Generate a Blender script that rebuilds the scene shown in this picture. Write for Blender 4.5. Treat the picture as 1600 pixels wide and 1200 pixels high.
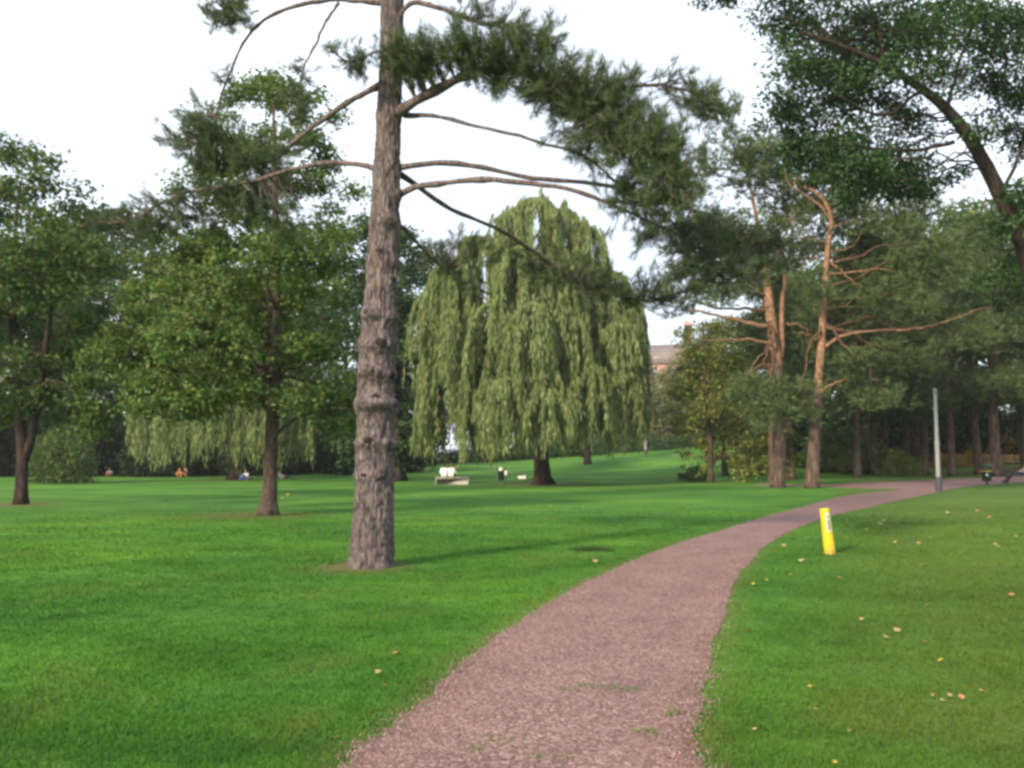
import bpy, math, random
import numpy as np
from mathutils import Vector, Matrix

for o in list(bpy.data.objects): bpy.data.objects.remove(o)
SC = bpy.context.scene
COL = SC.collection
R = math.radians
RNG = np.random.default_rng(7)
random.seed(7)

# ------------------------------------------------------------------ camera, world, sun, exposure
F, CU, CV = 1400.0, 800.0, 600.0            # focal length and centre in photograph pixels
PITCH = math.atan((718 - 600) / F)
EYE = 1.6
cam = bpy.data.cameras.new('camera'); camo = bpy.data.objects.new('camera', cam); COL.objects.link(camo)
cam.sensor_width = 36.0; cam.lens = 36.0 * F / 1600.0
cam.clip_end = 3000; cam.clip_start = 0.05
camo.location = (0, 0, EYE); camo.rotation_euler = (math.pi / 2 + PITCH, 0, 0)
SC.camera = camo

SUN_AZ, SUN_EL = R(217), R(27)              # azimuth clockwise from +Y: behind the camera, to its left
sun_to = Vector((math.sin(SUN_AZ) * math.cos(SUN_EL), math.cos(SUN_AZ) * math.cos(SUN_EL), math.sin(SUN_EL)))
W = bpy.data.worlds.new('World'); SC.world = W; W.use_nodes = True
wn, wl = W.node_tree.nodes, W.node_tree.links
wn.clear()
sky = wn.new('ShaderNodeTexSky'); sky.sky_type = 'NISHITA'; sky.sun_disc = False
sky.sun_elevation = SUN_EL; sky.sun_rotation = SUN_AZ
sky.air_density = 1.0; sky.dust_density = 3.0; sky.ozone_density = 1.0; sky.altitude = 50
veil = wn.new('ShaderNodeMix'); veil.data_type = 'RGBA'
wtc = wn.new('ShaderNodeTexCoord'); wno = wn.new('ShaderNodeTexNoise'); wno.inputs['Scale'].default_value = 2.2
wno.inputs['Detail'].default_value = 5
wmr = wn.new('ShaderNodeMapRange'); wmr.inputs[1].default_value = .3; wmr.inputs[2].default_value = .7
wmr.inputs[3].default_value = .42; wmr.inputs[4].default_value = .88
wl.new(wtc.outputs['Generated'], wno.inputs['Vector']); wl.new(wno.outputs['Fac'], wmr.inputs[0])
wl.new(wmr.outputs[0], veil.inputs[0]); wl.new(sky.outputs[0], veil.inputs[6])
veil.inputs[7].default_value = (10.5, 11.2, 12.2, 1)      # thin bright cloud over the whole sky
bg = wn.new('ShaderNodeBackground'); bg.inputs['Strength'].default_value = 0.085
wo = wn.new('ShaderNodeOutputWorld')
wl.new(veil.outputs[2], bg.inputs['Color']); wl.new(bg.outputs[0], wo.inputs['Surface'])

sl = bpy.data.lights.new('sun', 'SUN'); slo = bpy.data.objects.new('sun', sl); COL.objects.link(slo)
sl.energy = 3.5; sl.angle = R(7); sl.color = (1.0, 0.83, 0.60)
slo.rotation_euler = (-sun_to).to_track_quat('-Z', 'Y').to_euler()

SC.view_settings.view_transform = 'Standard'; SC.view_settings.look = 'None'
SC.view_settings.exposure = 0.9; SC.view_settings.gamma = 1.0
SC.render.engine = 'CYCLES'
SC.cycles.max_bounces = 7; SC.cycles.transparent_max_bounces = 4
SC.cycles.diffuse_bounces = 4; SC.cycles.glossy_bounces = 2; SC.cycles.transmission_bounces = 4
SC.cycles.filter_width = 3.1
SC.cycles.use_denoising = True

# ------------------------------------------------------------------ pixels, terrain
def ray(u, v):
    a, z = (u - CU) / F, (CV - v) / F
    return np.array([a, math.cos(PITCH) - z * math.sin(PITCH), math.sin(PITCH) + z * math.cos(PITCH)])
def P(u, v, Y):                              # point at depth Y in front of the camera along a pixel's ray
    d = ray(u, v); d = d / d[1]
    return np.array([0, 0, EYE]) + d * Y
def ss(a, b, t):
    t = np.clip((np.asarray(t, float) - a) / (b - a), 0, 1); return t * t * (3 - 2 * t)
def H(x, y):
    x = np.asarray(x, float); y = np.asarray(y, float)
    r = np.clip(x - 5, 0, 45)
    h = 0.020 * r * ss(0, 9, r)
    h = h + ss(58, 125, y) * np.clip(1.4 + 0.05 * x, 0, 3.4)
    h = h + ss(110, 190, y) * 4.0 * ss(-25, 20, x)
    h = h + 0.03 * np.sin(x * .31 + 1) * np.sin(y * .23) * ss(6, 30, np.hypot(x, y))
    return h
def G(u, v):                                 # the ground point a pixel looks at
    d = ray(u, v); t0, t = 0.0, 1.0
    while t < 400:
        p = d * t + np.array([0, 0, EYE])
        if p[2] < H(p[0], p[1]): break
        t0 = t; t += .25
    for _ in range(30):
        m = (t0 + t) / 2; p = d * m + np.array([0, 0, EYE])
        if p[2] < H(p[0], p[1]): t = m
        else: t0 = m
    return p
def on_ground(x, y): return np.array([x, y, float(H(x, y))])

# ------------------------------------------------------------------ mesh helpers
class MB:
    def __init__(s): s.v = []; s.q = []; s.t = []; s.n = 0; s.qm = []; s.tm = []
    def add(s, v, quads=None, tris=None, m=0):
        v = np.asarray(v, float).reshape(-1, 3); s.v.append(v)
        if quads is not None and len(quads):
            q = np.asarray(quads, int).reshape(-1, 4) + s.n; s.q.append(q); s.qm.append(np.full(len(q), m))
        if tris is not None and len(tris):
            t = np.asarray(tris, int).reshape(-1, 3) + s.n; s.t.append(t); s.tm.append(np.full(len(t), m))
        s.n += len(v); return s
    def mesh(s, name, mats, smooth=False, origin=(0, 0, 0)):
        me = bpy.data.meshes.new(name)
        v = np.concatenate(s.v) - np.asarray(origin, float)
        q = np.concatenate(s.q) if s.q else np.zeros((0, 4), int)
        t = np.concatenate(s.t) if s.t else np.zeros((0, 3), int)
        me.vertices.add(len(v)); me.vertices.foreach_set('co', v.astype(np.float32).ravel())
        me.loops.add(q.size + t.size); me.loops.foreach_set('vertex_index', np.concatenate([q.ravel(), t.ravel()]).astype(np.int32))
        nf = len(q) + len(t); me.polygons.add(nf)
        ls = np.concatenate([np.arange(len(q)) * 4, q.size + np.arange(len(t)) * 3]).astype(np.int32)
        me.polygons.foreach_set('loop_start', ls)
        mi = np.concatenate([np.concatenate(x) for x in (s.qm, s.tm) if x]).astype(np.int32)
        me.polygons.foreach_set('material_index', mi)
        if smooth: me.polygons.foreach_set('use_smooth', np.ones(nf, bool))
        for m in (mats if isinstance(mats, (list, tuple)) else [mats]): me.materials.append(m)
        me.update(calc_edges=True); me.validate(); return me
def link(name, me, parent=None, loc=(0, 0, 0), rot=(0, 0, 0)):
    o = bpy.data.objects.new(name, me); COL.objects.link(o); o.location = loc; o.rotation_euler = rot
    if parent is not None: o.parent = parent
    return o
def tag(o, label=None, cat=None, group=None, kind=None):
    if label: o['label'] = label
    if cat: o['category'] = cat
    if group: o['group'] = group
    if kind: o['kind'] = kind
    return o
def thing(name, label, cat, loc, rz=0, group=None):
    e = bpy.data.objects.new(name, None); COL.objects.link(e); e.location = loc; e.rotation_euler = (0, 0, rz)
    e.empty_display_size = .3
    return tag(e, label, cat, group)
def copy_tree(o, parent=None):
    c = o.copy(); COL.objects.link(c); c.parent = parent
    for ch in list(o.children): copy_tree(ch, c)
    return c
def nrm(a): return a / np.maximum(np.linalg.norm(a, axis=-1, keepdims=True), 1e-9)
def spline(pts, n):
    p = np.asarray(pts, float)
    if len(p) < 3:
        t = np.linspace(0, 1, n)[:, None]; return p[0] * (1 - t) + p[-1] * t
    e = np.vstack([2 * p[0] - p[1], p, 2 * p[-1] - p[-2]])
    d = np.r_[0, np.cumsum(np.linalg.norm(np.diff(p, axis=0), axis=1))]; s = np.linspace(0, d[-1], n)
    out = []
    for x in s:
        i = min(max(np.searchsorted(d, x) - 1, 0), len(p) - 2); t = (x - d[i]) / max(d[i + 1] - d[i], 1e-9)
        a, b, c, f = e[i], e[i + 1], e[i + 2], e[i + 3]
        out.append(.5 * (2 * b + (c - a) * t + (2 * a - 5 * b + 4 * c - f) * t * t + (3 * b - a - 3 * c + f) * t ** 3))
    return np.array(out)
def frame(pts):
    t = nrm(np.gradient(pts, axis=0)); ref = np.where(np.abs(t[:, 2:3]) > .9, [[1., 0, 0]], [[0, 0, 1.]])
    a = nrm(np.cross(t, ref)); b = np.cross(t, a)
    for i in range(1, len(a)):
        if np.dot(a[i], a[i - 1]) < 0: a[i] = -a[i]; b[i] = -b[i]
    return t, a, b
def tube(mb, pts, rad, seg=6, m=0, cap=True, bump=None):
    pts = np.asarray(pts, float); n = len(pts); rad = np.broadcast_to(np.asarray(rad, float), (n,))
    t, a, b = frame(pts); th = np.linspace(0, 2 * np.pi, seg, endpoint=False)
    rr = rad[:, None] * (1 if bump is None else bump)
    v = pts[:, None] + rr[..., None] * (np.cos(th)[None, :, None] * a[:, None] + np.sin(th)[None, :, None] * b[:, None])
    i = np.arange(n - 1)[:, None]; j = np.arange(seg)[None]; k = (j + 1) % seg
    q = np.stack([i * seg + j, i * seg + k, (i + 1) * seg + k, (i + 1) * seg + j], -1).reshape(-1, 4)
    v = v.reshape(-1, 3); tr = []
    if cap:
        v = np.vstack([v, pts[0], pts[-1]]); c0, c1 = n * seg, n * seg + 1
        for x in range(seg):
            y = (x + 1) % seg; tr += [[c0, y, x], [c1, (n - 1) * seg + x, (n - 1) * seg + y]]
    mb.add(v, q, tr, m); return mb
BOXQ = [[0, 3, 2, 1], [4, 5, 6, 7], [0, 1, 5, 4], [1, 2, 6, 5], [2, 3, 7, 6], [3, 0, 4, 7]]
def box(mb, c, s, m=0, bev=0.0):
    c = np.asarray(c, float); h = np.asarray(s, float) / 2
    if bev <= 0:
        v = [[-1, -1, -1], [1, -1, -1], [1, 1, -1], [-1, 1, -1], [-1, -1, 1], [1, -1, 1], [1, 1, 1], [-1, 1, 1]]
        return mb.add(np.array(v) * h + c, BOXQ, m=m)
    vs = []; idx = {}
    for sx in (-1, 1):
        for sy in (-1, 1):
            for sz in (-1, 1):
                for ax in range(3):
                    s3 = np.array([sx, sy, sz], float) * (h - bev); s3[ax] = (sx, sy, sz)[ax] * h[ax]
                    idx[(sx, sy, sz, ax)] = len(vs); vs.append(s3 + c)
    q, t = [], []
    for ax in range(3):
        o1, o2 = [(1, 2), (2, 0), (0, 1)][ax]
        for s0 in (-1, 1):
            ring = []
            for a1, a2 in ((-1, -1), (1, -1), (1, 1), (-1, 1)):
                k = [0, 0, 0]; k[ax] = s0; k[o1] = a1; k[o2] = a2; ring.append(idx[(*k, ax)])
            q.append(ring if s0 > 0 else ring[::-1])
        for a1 in (-1, 1):
            for a2 in (-1, 1):
                def kk(s0, A):
                    k = [0, 0, 0]; k[ax] = s0; k[o1] = a1; k[o2] = a2; return idx[(*k, A)]
                f = [kk(-1, o1), kk(1, o1), kk(1, o2), kk(-1, o2)]; q.append(f if a1 * a2 > 0 else f[::-1])
    for sx in (-1, 1):
        for sy in (-1, 1):
            for sz in (-1, 1):
                f = [idx[(sx, sy, sz, a)] for a in range(3)]; t.append(f if sx * sy * sz > 0 else f[::-1])
    return mb.add(vs, q, t, m)
def lathe(mb, prof, seg=20, c=(0, 0, 0), m=0):
    prof = np.asarray(prof, float); th = np.linspace(0, 2 * np.pi, seg, endpoint=False); n = len(prof)
    v = np.stack([prof[:, :1] * np.cos(th), prof[:, :1] * np.sin(th), np.repeat(prof[:, 1:], seg, 1)], -1).reshape(-1, 3) + np.asarray(c)
    i = np.arange(n - 1)[:, None]; j = np.arange(seg)[None]; k = (j + 1) % seg
    return mb.add(v, np.stack([i * seg + j, i * seg + k, (i + 1) * seg + k, (i + 1) * seg + j], -1).reshape(-1, 4), m=m)
def unit(n, rng): return nrm(rng.normal(size=(n, 3)))
def leaf_quads(mb, c, L, Wd, rng, up=.6, out=None, droop=.25, m=0):
    n = len(c); L = L * rng.uniform(.65, 1.25, n)[:, None]; Wd = Wd * rng.uniform(.7, 1.2, n)[:, None]
    nn = nrm(unit(n, rng) + np.array([0, 0, up]))
    a = unit(n, rng) if out is None else nrm(unit(n, rng) + out)
    a[:, 2] -= droop; a = nrm(a - nn * np.sum(a * nn, 1, keepdims=True)); w = np.cross(nn, a)
    f = nn * Wd * .22
    v = np.stack([c - a * L / 2, c + w * Wd / 2 + f - a * L * .08, c + a * L / 2 - nn * L * .12, c - w * Wd / 2 + f - a * L * .08], 1).reshape(-1, 3)
    mb.add(v, np.arange(4 * n).reshape(-1, 4), m=m)
def needle_tufts(mb, c, axis, L, Wd, k, rng, spread=.9, m=0):
    n = len(c); ax = np.repeat(axis, k, 0); cc = np.repeat(c, k, 0)
    d = nrm(ax + unit(n * k, rng) * spread); l = L * rng.uniform(.7, 1.15, (n * k, 1))
    w = nrm(np.cross(d, unit(n * k, rng))) * Wd * .5
    cc = cc + ax * (rng.uniform(-.5, .35, (n * k, 1)) * L)
    v = np.stack([cc - w, cc + w, cc + d * l], 1).reshape(-1, 3)
    mb.add(v, tris=np.arange(3 * n * k).reshape(-1, 3), m=m)
def in_ball(n, rng, shell=.45):
    return unit(n, rng) * (rng.uniform(0, 1, (n, 1)) ** shell)

# ------------------------------------------------------------------ materials
def mat(name):
    m = bpy.data.materials.new(name); m.use_nodes = True; nt = m.node_tree; nt.nodes.clear()
    out = nt.nodes.new('ShaderNodeOutputMaterial'); return m, nt, out
def N(nt, t, **kw):
    n = nt.nodes.new('ShaderNode' + t)
    for k, v in kw.items():
        if k[0] == '_': setattr(n, k[1:], v)
        else: n.inputs[k.replace('__', ' ')].default_value = v
    return n
def ramp(nt, fac, stops):
    r = nt.nodes.new('ShaderNodeValToRGB'); e = r.color_ramp.elements
    while len(e) < len(stops): e.new(.5)
    for x, (p, c) in zip(e, stops): x.position = p; x.color = (*c, 1)
    nt.links.new(fac, r.inputs[0]); return r.outputs[0]
def mixc(nt, fac, a, b, mode='MIX'):
    m = nt.nodes.new('ShaderNodeMix'); m.data_type = 'RGBA'; m.blend_type = mode
    for s, x in ((0, fac), (6, a), (7, b)):
        if isinstance(x, (float, int)): m.inputs[s].default_value = x
        elif isinstance(x, tuple): m.inputs[s].default_value = (*x, 1)
        else: nt.links.new(x, m.inputs[s])
    return m.outputs[2]
def leaf_mat(name, cols, transl=.35, gloss=.06, big=.25):
    m, nt, out = mat(name)
    g = N(nt, 'NewGeometry'); col = ramp(nt, g.outputs['Random Per Island'], [(i / max(len(cols) - 1, 1), c) for i, c in enumerate(cols)])
    tc = N(nt, 'TexCoord'); no = N(nt, 'TexNoise', Scale=big * 4, Detail=2.0); nt.links.new(tc.outputs['Object'], no.inputs['Vector'])
    f = N(nt, 'MapRange'); nt.links.new(no.outputs['Fac'], f.inputs[0]); f.inputs[1].default_value = .3; f.inputs[2].default_value = .7
    f.inputs[3].default_value = .72; f.inputs[4].default_value = 1.28
    v = N(nt, 'HueSaturation'); nt.links.new(col, v.inputs['Color']); nt.links.new(f.outputs[0], v.inputs['Value'])
    d = N(nt, 'BsdfDiffuse'); t = N(nt, 'BsdfTranslucent'); nt.links.new(v.outputs[0], d.inputs[0])
    tcol = mixc(nt, 1.0, v.outputs[0], (1.12, 1.18, .7), 'MULTIPLY'); nt.links.new(tcol, t.inputs[0])
    mx = N(nt, 'MixShader', Fac=transl); nt.links.new(d.outputs[0], mx.inputs[1]); nt.links.new(t.outputs[0], mx.inputs[2])
    gl = N(nt, 'BsdfGlossy', Roughness=.6); gl.inputs[0].default_value = (.75, .8, .6, 1); gloss *= .4
    mg = N(nt, 'MixShader', Fac=gloss); nt.links.new(mx.outputs[0], mg.inputs[1]); nt.links.new(gl.outputs[0], mg.inputs[2])
    nt.links.new(mg.outputs[0], out.inputs[0]); return m
def bark_mat(name, dark, light, sc=6.0, stretch=.18, bump=.6, third=None):
    m, nt, out = mat(name)
    tc = N(nt, 'TexCoord'); mp = N(nt, 'Mapping'); mp.inputs['Scale'].default_value = (1, 1, stretch); nt.links.new(tc.outputs['Object'], mp.inputs[0])
    no = N(nt, 'TexNoise', Scale=sc, Detail=8.0, Roughness=.65, Distortion=.6); nt.links.new(mp.outputs[0], no.inputs['Vector'])
    vo = N(nt, 'TexVoronoi', Scale=sc * 1.3); vo.feature = 'DISTANCE_TO_EDGE'; nt.links.new(mp.outputs[0], vo.inputs['Vector'])
    c = ramp(nt, no.outputs['Fac'], [(.3, dark), (.5, tuple((np.array(dark) + np.array(light)) / 2)), (.7, light)])
    cr = ramp(nt, vo.outputs['Distance'], [(0, (.22, .2, .2)), (.16, (1, 1, 1))]); c = mixc(nt, .75, c, cr, 'MULTIPLY')
    if third:
        n2 = N(nt, 'TexNoise', Scale=1.3, Detail=4.0); nt.links.new(tc.outputs['Object'], n2.inputs['Vector'])
        c = mixc(nt, ramp(nt, n2.outputs['Fac'], [(.45, (0, 0, 0)), (.65, (1, 1, 1))]), c, third)
    b = N(nt, 'BsdfPrincipled', Roughness=.9); nt.links.new(c, b.inputs['Base Color']); b.inputs['Specular IOR Level'].default_value = .15
    bp = N(nt, 'Bump', Strength=bump, Distance=.03); nt.links.new(no.outputs['Fac'], bp.inputs['Height']); nt.links.new(bp.outputs[0], b.inputs['Normal'])
    nt.links.new(b.outputs[0], out.inputs[0]); return m
def plain(name, col, rough=.6, var=.15, sc=8.0, metal=0.0, bump=.1):
    m, nt, out = mat(name); tc = N(nt, 'TexCoord'); no = N(nt, 'TexNoise', Scale=sc, Detail=6.0)
    nt.links.new(tc.outputs['Object'], no.inputs['Vector']); c = np.array(col)
    cc = ramp(nt, no.outputs['Fac'], [(.25, tuple(c * (1 - var))), (.75, tuple(np.minimum(c * (1 + var), 1)))])
    b = N(nt, 'BsdfPrincipled', Roughness=rough, Metallic=metal); nt.links.new(cc, b.inputs['Base Color'])
    bp = N(nt, 'Bump', Strength=bump, Distance=.01); nt.links.new(no.outputs['Fac'], bp.inputs['Height']); nt.links.new(bp.outputs[0], b.inputs['Normal'])
    nt.links.new(b.outputs[0], out.inputs[0]); return m

def scuffed(name, col, rough=.42):
    m, nt, out = mat(name); tc = N(nt, 'TexCoord'); sx_ = N(nt, 'SeparateXYZ'); nt.links.new(tc.outputs['Object'], sx_.inputs[0])
    n1 = N(nt, 'TexNoise', Scale=14.0, Detail=7.0, Roughness=.7); nt.links.new(tc.outputs['Object'], n1.inputs['Vector']); n2 = N(nt, 'TexNoise', Scale=3.0, Detail=4.0); nt.links.new(tc.outputs['Object'], n2.inputs['Vector'])
    c = mixc(nt, 1.0, col, ramp(nt, n2.outputs['Fac'], [(.3, (.86, .84, .8)), (.7, (1.05, 1.05, 1.1))]), 'MULTIPLY')
    ad = N(nt, 'Math', _operation='MULTIPLY_ADD'); nt.links.new(n1.outputs['Fac'], ad.inputs[0]); ad.inputs[1].default_value = -.28; nt.links.new(sx_.outputs['Z'], ad.inputs[2])
    mr = N(nt, 'MapRange'); nt.links.new(ad.outputs[0], mr.inputs[0]); mr.inputs[1].default_value = -.14; mr.inputs[2].default_value = .02; mr.inputs[3].default_value = .75; mr.inputs[4].default_value = 0
    c = mixc(nt, mr.outputs[0], c, (.16, .14, .06)); c = mixc(nt, ramp(nt, n1.outputs['Fac'], [(.62, (0, 0, 0)), (.72, (.5, .5, .5))]), c, (.38, .30, .06))
    b = N(nt, 'BsdfPrincipled', Roughness=rough); nt.links.new(c, b.inputs['Base Color']); nt.links.new(b.outputs[0], out.inputs[0]); return m
TRUNKS = {  # ground points of the trees, read from the photograph
    'pine': G(580, 885), 'maple': G(420, 805), 'fork': G(33, 788), 'willow': G(848, 757), 'willow2': G(372, 750),
}
def lawn_colour(nt, pos):
    def noise(s, d=4.0, dist=0.0, stretch=None):
        src = pos
        if stretch:
            mp = N(nt, 'Mapping'); mp.inputs['Scale'].default_value = stretch; nt.links.new(pos, mp.inputs[0]); src = mp.outputs[0]
        n = N(nt, 'TexNoise', Scale=s, Detail=d, Distortion=dist); nt.links.new(src, n.inputs['Vector']); return n.outputs['Fac']
    c = ramp(nt, noise(.16, 3.0), [(.32, (.046, .132, .025)), (.5, (.066, .174, .027)), (.68, (.098, .222, .028))])
    c2 = ramp(nt, noise(.9, 5.0, .6, stretch=(.6, 1, 1)), [(.3, (.72, .76, .78)), (.52, (1, 1, 1)), (.74, (1.28, 1.18, 1.05))]); c = mixc(nt, .9, c, c2, 'MULTIPLY')
    c3 = ramp(nt, noise(3.6, 5.0, .4), [(.3, (.78, .80, .8)), (.5, (1, 1, 1)), (.72, (1.22, 1.16, 1.0))]); c = mixc(nt, .8, c, c3, 'MULTIPLY')
    dry = ramp(nt, noise(.55, 6.0, .8), [(.56, (0, 0, 0)), (.78, (1, 1, 1))])
    dm = N(nt, 'Math', _operation='MULTIPLY'); nt.links.new(dry, dm.inputs[0]); dm.inputs[1].default_value = .55
    c = mixc(nt, dm.outputs[0], c, (.125, .140, .040))
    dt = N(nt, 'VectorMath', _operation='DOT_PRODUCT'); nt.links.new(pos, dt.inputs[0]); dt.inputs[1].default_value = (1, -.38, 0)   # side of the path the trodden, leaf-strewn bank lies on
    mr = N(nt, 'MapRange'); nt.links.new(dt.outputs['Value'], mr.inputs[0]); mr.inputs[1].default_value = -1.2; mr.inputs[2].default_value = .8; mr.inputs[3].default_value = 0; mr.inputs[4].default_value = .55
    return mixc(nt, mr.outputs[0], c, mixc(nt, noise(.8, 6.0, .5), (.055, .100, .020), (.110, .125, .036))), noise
def lawn_mat():
    m, nt, out = mat('lawn')
    g = N(nt, 'NewGeometry'); pos = g.outputs['Position']; c, noise = lawn_colour(nt, pos)
    c3 = ramp(nt, noise(22.0, 6.0), [(.3, (.62, .64, .6)), (.5, (1, 1, 1)), (.72, (1.35, 1.3, 1.2))]); c = mixc(nt, .7, c, c3, 'MULTIPLY')
    for (x, y, z), r in ((TRUNKS['pine'], .95), (TRUNKS['maple'], 2.1), (TRUNKS['fork'], 1.8), (TRUNKS['willow'], 2.6), (TRUNKS['willow2'], 3.0)):
        d = N(nt, 'VectorMath', _operation='DISTANCE'); nt.links.new(pos, d.inputs[0]); d.inputs[1].default_value = (x - .2 * r, y - .1 * r, z)
        ad = N(nt, 'Math', _operation='MULTIPLY_ADD'); nt.links.new(noise(2.5, 5.0), ad.inputs[0]); ad.inputs[1].default_value = r * 1.1; nt.links.new(d.outputs['Value'], ad.inputs[2])
        mr = N(nt, 'MapRange'); nt.links.new(ad.outputs[0], mr.inputs[0]); mr.inputs[1].default_value = r * 1.05; mr.inputs[2].default_value = r * 1.75; mr.inputs[3].default_value = .75; mr.inputs[4].default_value = 0
        c = mixc(nt, mr.outputs[0], c, (.15, .105, .060))
    b = N(nt, 'BsdfPrincipled', Roughness=.95); nt.links.new(c, b.inputs['Base Color']); b.inputs['Specular IOR Level'].default_value = .1
    bp = N(nt, 'Bump', Strength=.7, Distance=.04); nt.links.new(noise(30.0, 6.0), bp.inputs['Height']); nt.links.new(bp.outputs[0], b.inputs['Normal'])
    nt.links.new(b.outputs[0], out.inputs[0]); return m
def blade_mat():
    m, nt, out = mat('grass_blade'); g = N(nt, 'NewGeometry'); c, noise = lawn_colour(nt, g.outputs['Position'])
    c = mixc(nt, 1.0, c, ramp(nt, g.outputs['Random Per Island'], [(0, (.84, .87, .9)), (.5, (1.02, 1.02, 1)), (.92, (1.18, 1.12, 1.05)), (1, (1.6, 1.3, 1.2))]), 'MULTIPLY')
    at = N(nt, 'Attribute'); at.attribute_name = 'dry'; c = mixc(nt, at.outputs['Fac'], c, (.15, .155, .055))
    d = N(nt, 'BsdfDiffuse'); t = N(nt, 'BsdfTranslucent'); nt.links.new(c, d.inputs[0]); nt.links.new(c, t.inputs[0])
    mx = N(nt, 'MixShader', Fac=.3); nt.links.new(d.outputs[0], mx.inputs[1]); nt.links.new(t.outputs[0], mx.inputs[2]); nt.links.new(mx.outputs[0], out.inputs[0]); return m
def gravel_mat(name, loose=False):
    m, nt, out = mat(name); g = N(nt, 'NewGeometry'); pos = g.outputs['Position']
    stops = [(0, (.105, .062, .060)), (.3, (.182, .110, .104)), (.6, (.228, .140, .131)), (.85, (.285, .180, .168)), (1, (.38, .28, .26))]
    if loose: c = ramp(nt, g.outputs['Random Per Island'], stops)
    else:
        vo = N(nt, 'TexVoronoi', Scale=55.0); nt.links.new(pos, vo.inputs['Vector'])
        sp = N(nt, 'SeparateColor'); nt.links.new(vo.outputs['Color'], sp.inputs[0]); c = ramp(nt, sp.outputs[0], stops)
        n = N(nt, 'TexNoise', Scale=1.2, Detail=5.0); nt.links.new(pos, n.inputs['Vector'])
        c = mixc(nt, .7, c, ramp(nt, n.outputs['Fac'], [(.3, (.74, .72, .72)), (.7, (1.14, 1.12, 1.1))]), 'MULTIPLY')
    b = N(nt, 'BsdfPrincipled', Roughness=.9); nt.links.new(c, b.inputs['Base Color']); b.inputs['Specular IOR Level'].default_value = .2
    if not loose:
        bp = N(nt, 'Bump', Strength=.8, Distance=.012); nt.links.new(vo.outputs['Distance'], bp.inputs['Height']); bp.invert = True; nt.links.new(bp.outputs[0], b.inputs['Normal'])
    nt.links.new(b.outputs[0], out.inputs[0]); return m
def brick_mat(name, a, b_, mortar=(.42, .38, .34)):
    m, nt, out = mat(name); tc = N(nt, 'TexCoord'); mp = N(nt, 'Mapping'); mp.inputs['Rotation'].default_value = (R(90), 0, 0); nt.links.new(tc.outputs['Object'], mp.inputs[0])
    br = N(nt, 'TexBrick', Scale=4.0); br.inputs['Color1'].default_value = (*a, 1); br.inputs['Color2'].default_value = (*b_, 1); br.inputs['Mortar'].default_value = (*mortar, 1)
    nt.links.new(mp.outputs[0], br.inputs['Vector']); n = N(nt, 'TexNoise', Scale=.6, Detail=5.0); nt.links.new(tc.outputs['Object'], n.inputs['Vector'])
    c = mixc(nt, .6, br.outputs['Color'], ramp(nt, n.outputs['Fac'], [(.3, (.7, .7, .7)), (.7, (1.15, 1.1, 1.1))]), 'MULTIPLY')
    b = N(nt, 'BsdfPrincipled', Roughness=.9); nt.links.new(c, b.inputs['Base Color']); nt.links.new(b.outputs[0], out.inputs[0]); return m
def glass_mat():
    m, nt, out = mat('window_glass'); b = N(nt, 'BsdfPrincipled', Roughness=.08); b.inputs['Base Color'].default_value = (.05, .06, .07, 1); b.inputs['Specular IOR Level'].default_value = .8
    nt.links.new(b.outputs[0], out.inputs[0]); return m

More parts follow.
